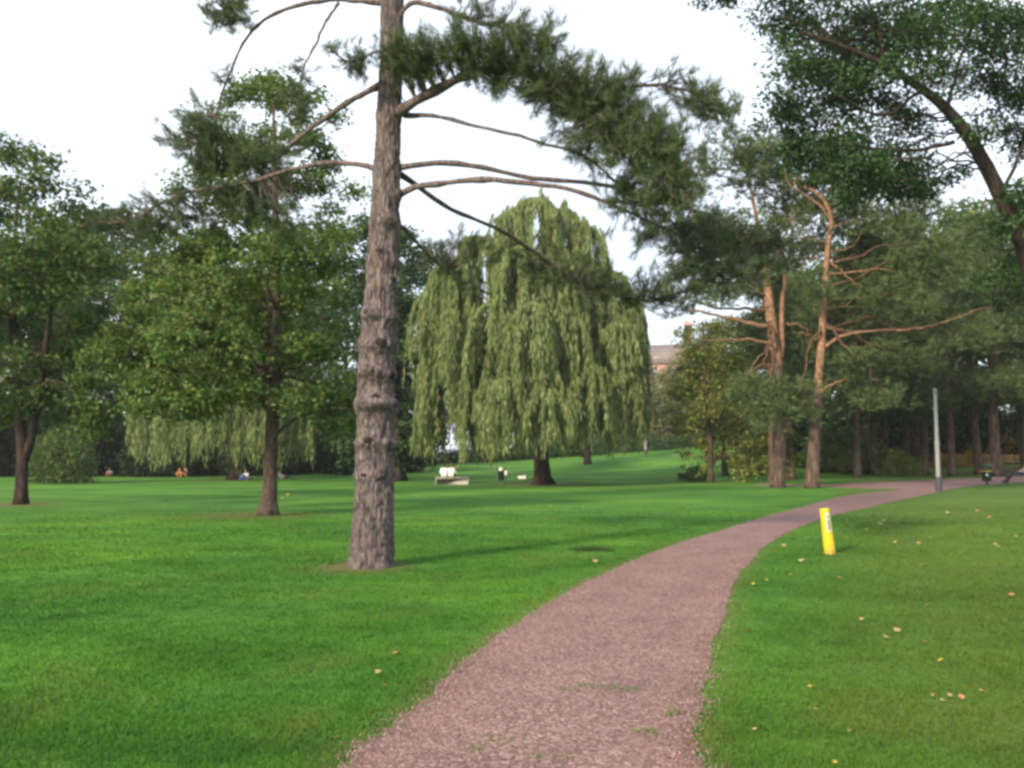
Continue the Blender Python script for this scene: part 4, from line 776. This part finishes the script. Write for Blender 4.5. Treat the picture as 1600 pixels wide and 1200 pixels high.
for u, Y0, h in ((940, 128, 10), (985, 134, 7), (1014, 130, 8), (1032, 126, 8.5), (1050, 136, 11), (1100, 130, 14), (1150, 124, 12), (880, 124, 9), (1080, 146, 6.5), (820, 122, 8), (760, 120, 8)):
    plant(fp, uf, u, Y0, h / 10, h / 10, 'small hazy tree in front of the pink brick house' if 1000 < u < 1090 else 'small hazy tree seen behind the yellow-green tree' if u > 1090 else 'small hazy tree screened by the hanging willow curtain', 'hazy trees in front of the houses')
cp, uc = wood_proto('conifer_tree', M['needle_far'], 22, 4.2, 1.5, 75, .42, 9000, True), []
plant(cp, uc, 918, 96, .98, .9, 'narrow blue-green conifer peeping out behind the big willow', None)
del cp['group']
hs = shrub('hedge_bush', 'x', (0, 0, 0), 3.2, 1.5, M['dark'], .26, 2000, 76); uh = []
for i, u in enumerate(range(640, 1100, 46)):
    plant(hs, uh, u, 121 + 2 * (i % 2), .9 + .2 * (i % 3), 1.1, 'low dark bush along the top of the sunlit slope', 'bushes along the top of the slope')

# ------------------------------------------------------------------ brick houses beyond the trees
def house(name, label, loc, rz, w, d, h, floors, bays, wall_m, chim):
    e = thing(name, label, 'building', loc, rz); fh = h / floors; bw = w / bays; wm = MB(); t = .35
    # front wall pieced around real window openings
    ww, wh = bw * .42, fh * .52
    for i in range(bays):
        x0 = -w / 2 + i * bw; a, b = x0 + (bw - ww) / 2, x0 + (bw + ww) / 2
        box(wm, ((x0 + a) / 2, -d / 2 + t / 2, h / 2), (a - x0, t, h)); box(wm, ((b + x0 + bw) / 2, -d / 2 + t / 2, h / 2), (x0 + bw - b, t, h))
        for f in range(floors + 1):
            zl = 0 if f == 0 else (f - 1) * fh + fh * .28 + wh; zh = h if f == floors else f * fh + fh * .28
            box(wm, ((a + b) / 2, -d / 2 + t / 2, (zl + zh) / 2), (b - a, t, zh - zl))
    box(wm, (-w / 2 + t / 2, t / 2, h / 2), (t, d - t, h)); box(wm, (w / 2 - t / 2, t / 2, h / 2), (t, d - t, h)); box(wm, (0, d / 2 - t / 2, h / 2), (w - 2 * t, t, h))
    link('wall', wm.mesh('wall', wall_m), e)
    fm = MB()
    for s in ((0, 0, -wh / 2 + .04), (0, 0, wh / 2 - .04), (0, 0, 0)): box(fm, s, (ww - .004, .08, .08))
    for s in (-ww / 2 + .04, ww / 2 - .04): box(fm, (s, .003, 0), (.08, .08, wh - .16))
    fme = fm.mesh('frame', M['frame']); pme = box(MB(), (0, 0, 0), (ww - .1, .02, wh - .1)).mesh('pane', M['glass']); sme = box(MB(), (0, 0, 0), (ww + .3, .35, .14)).mesh('sill', M['stone'])
    for i in range(bays):
        for f in range(floors):
            x, z = -w / 2 + (i + .5) * bw, f * fh + fh * .28 + wh / 2
            wf = link('window', fme, e, (x, -d / 2 + .14, z)); link('pane', pme, wf, (0, .05, 0)); link('sill', sme, wf, (0, -.16, -wh / 2 - .08))
    rm = MB(); rh = d * .42; o = .5
    v = [[-w / 2 - o, -d / 2 - o, h], [w / 2 + o, -d / 2 - o, h], [w / 2 + o, d / 2 + o, h], [-w / 2 - o, d / 2 + o, h], [-w / 2 - o, 0, h + rh], [w / 2 + o, 0, h + rh]]
    rm.add(np.array(v) + [0, 0, .02], [[0, 1, 5, 4], [2, 3, 4, 5], [3, 2, 1, 0]], [[0, 4, 3], [1, 2, 5]]); ro = link('roof', rm.mesh('roof', M['roof']), e)
    for x, y, ch in chim:
        c = link('chimney', box(box(MB(), (0, 0, ch / 2), (1.5, .9, ch), bev=.03), (0, 0, ch - .15), (1.7, 1.1, .18)).mesh('chimney', wall_m), ro, (x, y, h + rh * .6))
        for q in (-.45, 0, .45): tag(link('chimney_pot', lathe(MB(), [(.16, 0), (.18, .1), (.13, .5), (.17, .6)], 10).mesh('chimney_pot', M['pot']), e, (x + q, y, h + rh * .6 + ch)))
    return e
house('brick_house', 'pink brick house with tall chimneys glimpsed beyond the trees past the big willow', gp(1062, 172) + [0, 0, -.4], R(-14), 16, 10, 13, 4, 6, M['brick'], [(-6.5, 0, 6.0), (2.0, 0, 5.5), (6.5, 0, 5.0)])
house('brick_house', 'brown brick house mostly hidden behind the hanging willow curtain', gp(935, 168) + [0, 0, -.4], R(10), 15, 10, 13, 4, 5, M['brick2'], [(-5, 0, 4.0), (5.5, 0, 4.5)])

# ------------------------------------------------------------------ park furniture
def bollard():
    b = G(1297, 866); top = P(1288, 795, b[1]); e = thing('marker_post', 'leaning yellow plastic marker post with a pale sticker beside the path', 'bollard', b)
    ax = nrm(top - b); h = np.linalg.norm(top - b); e.rotation_euler = Vector(ax).to_track_quat('Z', 'Y').to_euler()
    # keep the sticker towards the path: local -Y after tracking is rotated as little as possible
    q = Vector((0, 0, 1)).rotation_difference(Vector(ax)); e.rotation_euler = q.to_euler()
    r = 17 * b[1] / F / 2
    link('post', lathe(MB(), [(r * 1.06, -.1), (r * 1.06, .02), (r * .98, .1), (r * .86, h * .9), (r * .84, h - .03)], 28).mesh('post', M['yellow'], True), e)
    link('cap', lathe(MB(), [(r * .86, h - .032), (r * .89, h - .025), (r * .88, h - .008), (r * .7, h + .004), (.001, h + .006)], 28).mesh('cap', M['yellow'], True), e)
    def patch(name, z0, z1, a0, a1, off, m, parent):
        th = np.linspace(a0, a1, 12); zz = np.linspace(z0, z1, 6); T, Z = np.meshgrid(th, zz); rr = np.interp(Z, [.1, h * .9], [r * .98, r * .86]) + off
        i = np.arange(5)[:, None] * 12 + np.arange(11)[None]; mb = MB().add(np.stack([rr * np.cos(T), rr * np.sin(T), Z], -1).reshape(-1, 3), np.stack([i, i + 1, i + 13, i + 12], -1).reshape(-1, 4)); return link(name, mb.mesh(name, m, True), parent)
    s = patch('sticker', h * .50, h * .92, R(-112), R(-48), .002, M['sticker'], e)
    patch('printed_strip', h * .54, h * .76, R(-96), R(-62), .004, M['print_'], s); patch('printed_mark', h * .80, h * .85, R(-100), R(-64), .004, M['print_'], s)
bollard()
def lamp(name, label, b, h, r, head=False, lean=0.0):
    e = thing(name, label, 'lamp post', b); e.rotation_euler = (0, lean, 0)
    link('base_sleeve', lathe(MB(), [(r * 1.5, -.1), (r * 1.5, .55), (r * 1.4, .6), (r * 1.02, .62)], 20).mesh('base_sleeve', M['black'], True), e)
    link('post', lathe(MB(), [(r, .4), (r, h * .5), (r * .82, h * .52), (r * .72, h - .1), (r * .72, h)], 20).mesh('post', M['galv'], True), e)
    link('cap', lathe(MB(), [(r * .74, h - .02), (r * .95, h - .01), (r * .95, h + .06), (r * .5, h + .12), (.001, h + .13)], 20).mesh('cap', M['galv'], True), e)
    if head:
        m = MB(); tube(m, spline([[0, 0, h], [.1, 0, h + .35], [.5, -.05, h + .55], [1.2, -.1, h + .6]], 14), .05, 8); link('arm', m.mesh('arm', M['galv'], True), e)
        link('lantern', box(MB(), (1.45, -.1, h + .6), (.75, .32, .2), bev=.05).mesh('lantern', M['frame']), e)
    return e
b = G(1467, 768); lamp('lamp_post', 'tall pale grey steel lamp post with a dark base sleeve on the grass edge', b, (768 - 612) * b[1] / F, .092)
b = gp(1203, 60); lamp('lamp_post', 'thin pale post half hidden behind the forking orange pine', b, 5.2, .085)
b = gp(1009, 112); lamp('street_lamp', 'pale street lamp column with an arm rising past the willow edge', b, 11.5, .16, True)

def bin_right():
    b = G(1542, 758); e = thing('litter_bin', 'dark green hooded litter bin on the path edge by the park bench', 'bin', b, R(10)); s = 1.0
    link('post', lathe(MB(), [(.05, -.1), (.05, .3)], 12).mesh('post', M['green']), e)
    link('body', lathe(MB(), [(.001, .2), (.2, .2), (.22, .24), (.25, .7), (.262, .72), (.262, .76), (.22, .76)], 24).mesh('body', M['green'], True), e)
    m = MB(); [tube(m, [[.2 * math.cos(a), .2 * math.sin(a), .74], [.2 * math.cos(a), .2 * math.sin(a), .9]], .02, 6) for a in (0, 1.57, 3.14, 4.71)]; link('hood_strut', m.mesh('hood_strut', M['green']), e)['kind'] = 'stuff'
    link('hood', lathe(MB(), [(.25, .89), (.26, .91), (.23, 1.0), (.12, 1.05), (.001, 1.06)], 24).mesh('hood', M['green'], True), e)
    link('band', lathe(MB(), [(.262, .66), (.268, .67), (.268, .69), (.262, .70)], 24).mesh('band', M['yellow_wood'], True), e)
    link('sticker', box(MB(), (-.13, -.215, .5), (.1, .02, .12)).mesh('sticker', M['paper']), e)
bin_right()
def bin_mid():
    b = G(783, 757); e = thing('litter_bin', 'small dark green litter bin hung between two posts near the big willow', 'bin', b, R(5)); Y0 = b[1]
    for x in (-.24, .24): link('post', lathe(MB(), [(.045, -.1), (.045, 1.05), (.001, 1.09)], 12, (x, 0, 0)).mesh('post', M['green'], True), e)
    link('body', lathe(MB(), [(.001, .28), (.165, .28), (.19, .85), (.205, .86), (.205, .89), (.17, .88)], 20).mesh('body', M['green'], True), e)
    rng = np.random.default_rng(5)
    for lab, c, r in (('crumpled white paper heaped in the top of the hung bin', (-.02, -.05, .95), .14), ('white plastic bag hooked on the side of the hung bin', (.34, -.06, .72), .15)):
        d = unit(60, rng); me = bpy.data.meshes.new('rubbish_bag'); import bmesh
        bm = bmesh.new(); [bm.verts.new(q * r * rng.uniform(.75, 1.1) * np.array([1, .9, 1.15])) for q in d]; bmesh.ops.convex_hull(bm, input=bm.verts); bm.to_mesh(me); bm.free(); me.materials.append(M['paper'])
        tag(link('rubbish_bag', me, None, tuple(b + np.array(c))), lab, 'rubbish')
bin_mid()
b = G(815, 748); me = bpy.data.meshes.new('paper_scrap'); mbp = MB(); rng = np.random.default_rng(8)
g = np.stack(np.meshgrid(np.linspace(-.28, .28, 6), np.linspace(-.2, .2, 5)), -1).reshape(-1, 2); zz = .12 + .09 * rng.normal(size=len(g)); i = np.arange(4)[:, None] * 6 + np.arange(5)[None]
mbp.add(np.c_[g, np.maximum(zz, .01)], np.stack([i, i + 1, i + 7, i + 6], -1).reshape(-1, 4)); tag(link('paper_scrap', mbp.mesh('paper_scrap', M['paper']), None, b, (R(35), 0, .4)), 'crumpled white paper scrap lying on the grass beside the willow', 'litter')

sb = G(706, 757); sbw = 2.1
e = thing('stone_bench', 'pale concrete block bench on which two people sit', 'bench', sb, R(9))
link('block', box(MB(), (0, 0, .19), (sbw, .56, .44), bev=.025).mesh('block', M['concrete']), e); link('slab', box(MB(), (0, 0, .44), (sbw + .02, .58, .06), bev=.02).mesh('slab', M['concrete']), e)

def park_bench(loc, rz):
    e = thing('park_bench', 'slatted park bench with a reclining person beside the cross path', 'bench', loc, rz)
    sl_ = box(MB(), (0, 0, 0), (1.8, .085, .035), bev=.008).mesh('slat', M['wood'])
    for k in range(4): link('slat', sl_, e, (0, -.18 + .11 * k, .45))
    for k in range(3): link('slat', sl_, e, (0, .25 + .03 * k, .58 + .13 * k), (R(75), 0, 0))
    for x in (-.7, .7):
        m = MB(); tube(m, [[x, -.2, -.05], [x, -.17, .42], [x, .2, .42], [x, .36, .92]], .025, 8); tube(m, [[x, .25, -.05], [x, .2, .42]], .025, 8); link('leg_frame', m.mesh('leg_frame', M['black'], True), e)
    return e
rb = G(1600, 757)
rb = on_ground(P(1599, 750, 43.5)[0], 43.5)
park_bench(rb, R(-18))

def low_fence():
    Y0 = 76; a, b_ = gp(1470, Y0), gp(1600, Y0 - 3); e = thing('wooden_fence', 'low weathered timber fence with a yellow post beyond the slim pines', 'fence', a); d = b_ - a; L = np.linalg.norm(d[:2]); e.rotation_euler = (0, 0, math.atan2(d[1], d[0])); n = 9
    pm = box(MB(), (0, 0, .35), (.1, .1, .95), bev=.01).mesh('fence_post', M['pale_wood'])
    for k in range(n): link('fence_post', pm, e, (L * k / (n - 1), 0, float(H(*(a + d * k / (n - 1))[:2])) - a[2]))
    rl = box(MB(), (0, 0, 0), (L / (n - 1) - .02, .04, .16)).mesh('rail', M['pale_wood'])
    for k in range(n - 1):
        zz = float(H(*(a + d * (k + .5) / (n - 1))[:2])) - a[2]
        for q in (.28, .52, .74): link('rail', rl, e, (L * (k + .5) / (n - 1), -.072, zz + q))
    p = gp(1528, Y0 - 2); y = thing('yellow_post', 'yellow timber post standing by the low fence behind the slim pines', 'post', p)
    link('shaft', box(MB(), (0, 0, .95), (.26, .26, 2.1), bev=.03).mesh('shaft', M['yellow_wood']), y); link('cap', box(MB(), (0, 0, 2.04), (.34, .34, .08), bev=.02).mesh('cap', M['yellow_wood']), y)
low_fence()

# ------------------------------------------------------------------ people
def capsule(mb, a, b, r0, r1, seg=12):
    a, b = np.asarray(a, float), np.asarray(b, float); d = b - a; L = np.linalg.norm(d); d = d / max(L, 1e-6); pts, rr = [], []
    for s in np.linspace(-1, 0, 5)[:-1]: pts.append(a + d * r0 * s * .98); rr.append(r0 * math.sqrt(max(1 - s * s * .97, .01)))
    for s in np.linspace(0, 1, 4): pts.append(a + (b - a) * s); rr.append(r0 + (r1 - r0) * s)
    for s in np.linspace(0, 1, 5)[1:]: pts.append(b + d * r1 * s * .98); rr.append(r1 * math.sqrt(max(1 - s * s * .97, .01)))
    tube(mb, pts, rr, seg)
def ellips(mb, c, r, seg=16, rings=10):
    ph = np.linspace(0, np.pi, rings)[1:-1]; th = np.linspace(0, 2 * np.pi, seg, endpoint=False)
    v = np.concatenate([[[0, 0, 1]], np.stack([np.sin(ph)[:, None] * np.cos(th), np.sin(ph)[:, None] * np.sin(th), np.repeat(np.cos(ph)[:, None], seg, 1)], -1).reshape(-1, 3), [[0, 0, -1]]]) * np.asarray(r) + np.asarray(c)
    m = len(ph); i = np.arange(m - 1)[:, None]; j = np.arange(seg)[None]; k = (j + 1) % seg; q = np.stack([1 + i * seg + j, 1 + (i + 1) * seg + j, 1 + (i + 1) * seg + k, 1 + i * seg + k], -1).reshape(-1, 4)
    t = [[0, 1 + x, 1 + (x + 1) % seg] for x in range(seg)] + [[len(v) - 1, 1 + (m - 1) * seg + (x + 1) % seg, 1 + (m - 1) * seg + x] for x in range(seg)]; mb.add(v, q, t)
POSE = {
    'bench': dict(hip=(0, 0, .10), chest=(0, .03, .43), neck=(0, .05, .58), head=(0, .09, .73), kn=[(-.12, .43, .12), (.12, .43, .12)], an=[(-.12, .43, -.34), (.12, .46, -.34)], el=[(-.27, .10, .28), (.27, .10, .28)], hd=[(-.12, .33, .18), (.12, .33, .18)]),
    'ground': dict(hip=(0, 0, .11), chest=(0, .02, .43), neck=(0, .05, .58), head=(0, .10, .73), kn=[(-.16, .40, .42), (.16, .38, .44)], an=[(-.13, .62, .07), (.13, .60, .07)], el=[(-.27, .16, .30), (.27, .16, .30)], hd=[(-.10, .40, .34), (.10, .40, .34)]),
    'recline': dict(hip=(0, 0, .12), chest=(0, -.26, .34), neck=(0, -.36, .46), head=(0, -.40, .62), kn=[(-.13, .42, .24), (.13, .40, .30)], an=[(-.12, .84, .06), (.12, .78, .07)], el=[(-.30, -.42, .14), (.28, -.14, .22)], hd=[(-.28, -.26, .05), (.16, .12, .20)]),
    'lounge': dict(hip=(0, 0, .10), chest=(0, -.17, .40), neck=(0, -.24, .54), head=(0, -.24, .70), kn=[(-.14, .42, .12), (.12, .42, .14)], an=[(-.14, .72, -.24), (.12, .78, -.30)], el=[(-.28, -.10, .24), (.28, -.10, .26)], hd=[(-.14, .20, .18), (.14, .22, .18)]),
}
def person(label, loc, rz, pose, shirt, trousers, hair, group=None, shoe='char'):
    p = {k: np.array(v, float) for k, v in POSE[pose].items()}; segs = []; mb = MB()
    def cap(a, b, r0, r1, tg): capsule(mb, a, b, r0, r1); segs.append((np.asarray(a, float), np.asarray(b, float), max(r0, r1), tg))
    hip, ch, nk, hd = p['hip'], p['chest'], p['neck'], p['head']
    for s in (-1, 1):
        cap(hip + [s * .07, 0, .03], ch + [s * .09, 0, 0], .125, .115, 0); i = 0 if s < 0 else 1; shd = nk + np.array([s * .175, -.01, -.06])
        cap(ch + [s * .05, 0, .04], shd, .10, .065, 0); cap(shd, p['el'][i], .056, .043, 0); w = p['hd'][i]; cap(p['el'][i], w, .041, .029, 2)
        fd = nrm(w - p['el'][i]); side = nrm(np.cross(fd, [0, 0, 1.])) ; pl = w + fd * .05; ellips(mb, pl, (.042, .05, .028)); segs.append((w, pl, .05, 2))
        for f in range(4):
            k0 = pl + fd * .03 + side * (.027 - .018 * f); k1 = k0 + fd * (.035 + .006 * (1 - abs(f - 1.5))); k2 = k1 + nrm(fd + np.array([0, 0, -.9])) * .032; cap(k0, k1, .0095, .009, 2); cap(k1, k2, .009, .008, 2)
        t0 = w + fd * .02 + side * .03 * -s; t1 = t0 + nrm(fd - side * s) * .045; cap(t0, t1, .012, .010, 2)
        kn, an = p['kn'][i], p['an'][i]; cap(hip + [s * .095, .02, 0], kn, .092, .062, 1); cap(kn, an, .060, .042, 1); toe = an + np.array([0, .17, -.035]); cap(an + [0, -.03, -.03], toe, .042, .036, 3)
    cap(nk - [0, 0, .03], hd - [0, 0, .05], .056, .052, 2); ellips(mb, hd, (.076, .096, .118)); segs.append((hd - [0, 0, .03], hd + [0, 0, .04], .10, 2))
    cap(hd + [0, .09, -.005], hd + [0, .112, -.03], .012, .016, 2); ellips(mb, hd + [0, .055, -.085], (.045, .045, .04))
    for s in (-1, 1): ellips(mb, hd + [s * .078, -.005, -.01], (.014, .028, .034))
    tmp = link('tmp', mb.mesh('tmp', M['skin'])); md = tmp.modifiers.new('r', 'REMESH'); md.mode = 'VOXEL'; md.voxel_size = .0125
    sm = tmp.modifiers.new('s', 'SMOOTH'); sm.iterations = 2
    me = bpy.data.meshes.new_from_object(tmp.evaluated_get(bpy.context.evaluated_depsgraph_get())); old = tmp.data; bpy.data.objects.remove(tmp); bpy.data.meshes.remove(old)
    me.materials.clear(); [me.materials.append(m) for m in (M[shirt], M[trousers], M['skin'], M[shoe])]
    n = len(me.polygons); c = np.zeros(n * 3); me.polygons.foreach_get('center', c); c = c.reshape(-1, 3); best = np.full(n, 1e9); idx = np.zeros(n, int)
    for a, b, r, tg in segs:
        d = b - a; t = np.clip(((c - a) @ d) / max(d @ d, 1e-9), 0, 1); q = np.linalg.norm(c - a - t[:, None] * d, axis=1) / r; u = q < best; best[u] = q[u]; idx[u] = tg
    me.polygons.foreach_set('material_index', idx.astype(np.int32)); me.polygons.foreach_set('use_smooth', np.ones(n, bool))
    o = tag(link('person', me, None, loc, (0, 0, rz)), label, 'person', group); me.name = 'person'
    hm = MB(); ellips(hm, hd + [0, -.022, .028], (.086, .098, .112), 20, 14); link('hair', hm.mesh('hair', M[hair], True), o)
    for s in (-1, 1): em = MB(); ellips(em, hd + [s * .03, .088, .012], (.012, .010, .008), 8, 6); link('eye', em.mesh('eye', M['eye'], True), o)
    return o
rot6 = lambda x, y, a: (x * math.cos(a) - y * math.sin(a), x * math.sin(a) + y * math.cos(a))
for (u, lab, shi) in ((694, 'person in a bright white shirt sitting on the concrete block, back turned', 'white'), (705, 'person in a cream shirt leaning over on the concrete block beside the white shirt', 'cream')):
    q = sb + np.array([(u - 706) * sb[1] / F, .06, .47]); person(lab, tuple(q), R(4 if shi == 'white' else -14), 'bench', shi, 'navy' if shi == 'white' else 'char', 'hair' if shi == 'white' else 'fair')
q = rot6(.0, .0, R(-18)); person('person in a pale grey top and blue jeans lounging on the slatted bench', (rb[0] + .05, rb[1] + .02, rb[2] + .47), R(72), 'lounge', 'grey', 'navy', 'hair')
def sit(u, Y0, lab, rz, pose, *a): return person(lab, tuple(gp(u, Y0) + np.array([0, 0, -.01])), rz, pose, *a)
sit(386, 68, 'person in white and blue sitting on the grass at the foot of the fringed willow', R(150), 'ground', 'white', 'blue', 'hair')
sit(281, 80, 'person in an orange top sitting under the fringe of the willow', R(200), 'ground', 'orange', 'orange', 'hair')
sit(293, 80, 'person in a dark top sitting next to the orange top under the willow', R(120), 'ground', 'char', 'orange', 'fair')
sit(172, 84, 'person in a grey top sitting at the shaded edge of the woodland', R(190), 'ground', 'grey', 'orange', 'fair')
sit(444, 71, 'person in grey lying propped up on the grass past the straight tree', R(-95), 'recline', 'grey', 'char', 'hair')
def camp_chair(u, Y0, label):
    e = thing('camp_chair', label, 'chair', gp(u, Y0), R(160), 'camp chairs in the willow shade')
    link('seat', box(MB(), (0, 0, .40), (.5, .45, .03), bev=.01).mesh('seat', M['teal']), e); o = link('backrest', box(MB(), (0, 0, 0), (.5, .03, .5), bev=.01).mesh('backrest', M['teal']), e, (0, -.27, .68), (R(-12), 0, 0))
    for x in (-.23, .23):
        for y in (-.2, .2): link('leg', tube(MB(), [[x, y, -.02], [x, -y * .2, .4]], .014, 6).mesh('leg', M['black']), e)
for u in (220, 231): camp_chair(u, 82, 'teal folding camp chair standing in the shade under the willow')

# ------------------------------------------------------------------ small things on the grass
def leaf_mesh(name, m, seed, s):
    r = np.random.default_rng(seed); out = []; n = 15
    for k in range(n):
        a = 2 * math.pi * k / n; rad = s * (.55 + .45 * abs(math.cos(2.5 * a))) * r.uniform(.85, 1.1); out.append([rad * math.cos(a), rad * math.sin(a) * .85, .012 + .25 * s * (math.cos(2 * a + seed) * .5 + .5) * r.uniform(.6, 1.2)])
    v = np.array([[0, 0, .012]] + out); t = [[0, 1 + k, 1 + (k + 1) % n] for k in range(n)]
    v2 = np.vstack([v, [[-s * .8, .01, .006], [-s * 1.3, .02, .02], [-s * .8, -.01, .006]]]); t.append([n + 1, n + 2, n + 3]); return MB().add(v2, tris=t).mesh(name, m)
kinds = [('yellow_leaf', leaf_mesh('fallen_leaf', M['fallen_y'], 1, .042), 'small yellow fallen leaf lying on the mown grass', 'yellow fallen leaves'), ('orange_leaf', leaf_mesh('fallen_leaf', M['fallen_o'], 2, .045), 'small orange fallen leaf lying on the mown grass', 'orange fallen leaves'), ('tan_leaf', leaf_mesh('fallen_leaf', M['fallen_t'], 3, .05), 'small tan fallen leaf curled on the mown grass', 'tan fallen leaves')]
pxl = [(1218, 232, 1), (938, 285, 0), (803, 363, 2), (1360, 303, 0), (560, 433, 2), (707, 433, 1), (410, 443, 0), (360, 458, 0), (485, 415, 2), (1280, 595, 2), (942, 650, 2), (1058, 697, 1), (1127, 775, 0), (1157, 918, 2), (1288, 900, 0), (1088, 918, 1), (612, 978, 0), (667, 1063, 2), (445, 1095, 0), (1130, 940, 2), (555, 362, 2), (875, 213, 2), (818, 235, 0), (728, 205, 2), (975, 205, 2), (1080, 265, 0), (1320, 182, 1), (1432, 263, 0), (1316, 433, 2), (1047, 377, 2), (1320, 547, 2), (1412, 505, 1), (672, 992, 2), (390, 930, 1), (920, 795, 2), (1068, 545, 0), (890, 198, 2), (1150, 165, 2), (1345, 295, 2)]
lf = [(1040 + a * .3833, 740 + b * .3833, k) for a, b, k in pxl] + [(656, 946, 0), (700, 850, 0), (617, 1025, 1), (525, 1160, 0), (600, 1075, 1), (590, 1055, 2), (860, 793, 0), (905, 795, 1), (450, 775, 0), (260, 785, 1), (440, 780, 0), (1065, 795, 1), (330, 900, 2), (930, 880, 2), (780, 1175, 2)]
rr_ = random.Random(4)
for _ in range(24): lf.append((rr_.uniform(1150, 1600), 800 + 400 * rr_.random() ** 1.6, rr_.randrange(3)))
for u, v, k in lf:
    p = G(u, v)
    if in_path(np.array([p[0]]), np.array([p[1]]))[0]: continue
    nm, me, lab, grp = kinds[k]; p[2] = float(Hm(p[0], p[1])) + .022; o = tag(link('fallen_leaf', me, None, p, (rr_.uniform(-.5, .5), rr_.uniform(-.5, .5), rr_.uniform(0, 6.28))), lab, 'leaf', grp); s = rr_.uniform(.34, .66) * (1 + max(0, p[1] - 6) * .10); o.scale = (s, s, s)
# darker tuft of long grass near the path
def tuft(u, v, n, r, label):
    p = G(u, v); rng = np.random.default_rng(int(u)); x = rng.normal(0, r, n); y = rng.normal(0, r * .5, n); mb = MB(); blades(mb, x, y, rng.uniform(.05, .13, n), np.full(n, .014), rng, np.zeros(n)); tag(link('grass_tuft', mb.mesh('grass_tuft', M['dark']), None, p), label, 'grass tuft')
tuft(925, 861, 520, .20, 'dark tuft of longer grass on the lawn near the path')

# ------------------------------------------------------------------ thin evening haze
hm = box(MB(), (0, 55, 15), (440, 330, 40)); hz, nt, out = mat('haze'); pv = N(nt, 'VolumePrincipled'); pv.inputs['Color'].default_value = (.93, .95, 1, 1); pv.inputs['Density'].default_value = .0003; pv.inputs['Anisotropy'].default_value = .1
nt.links.new(pv.outputs[0], out.inputs['Volume']); tag(link('haze', hm.mesh('haze', hz)), 'thin pale evening haze over the park', kind='stuff')
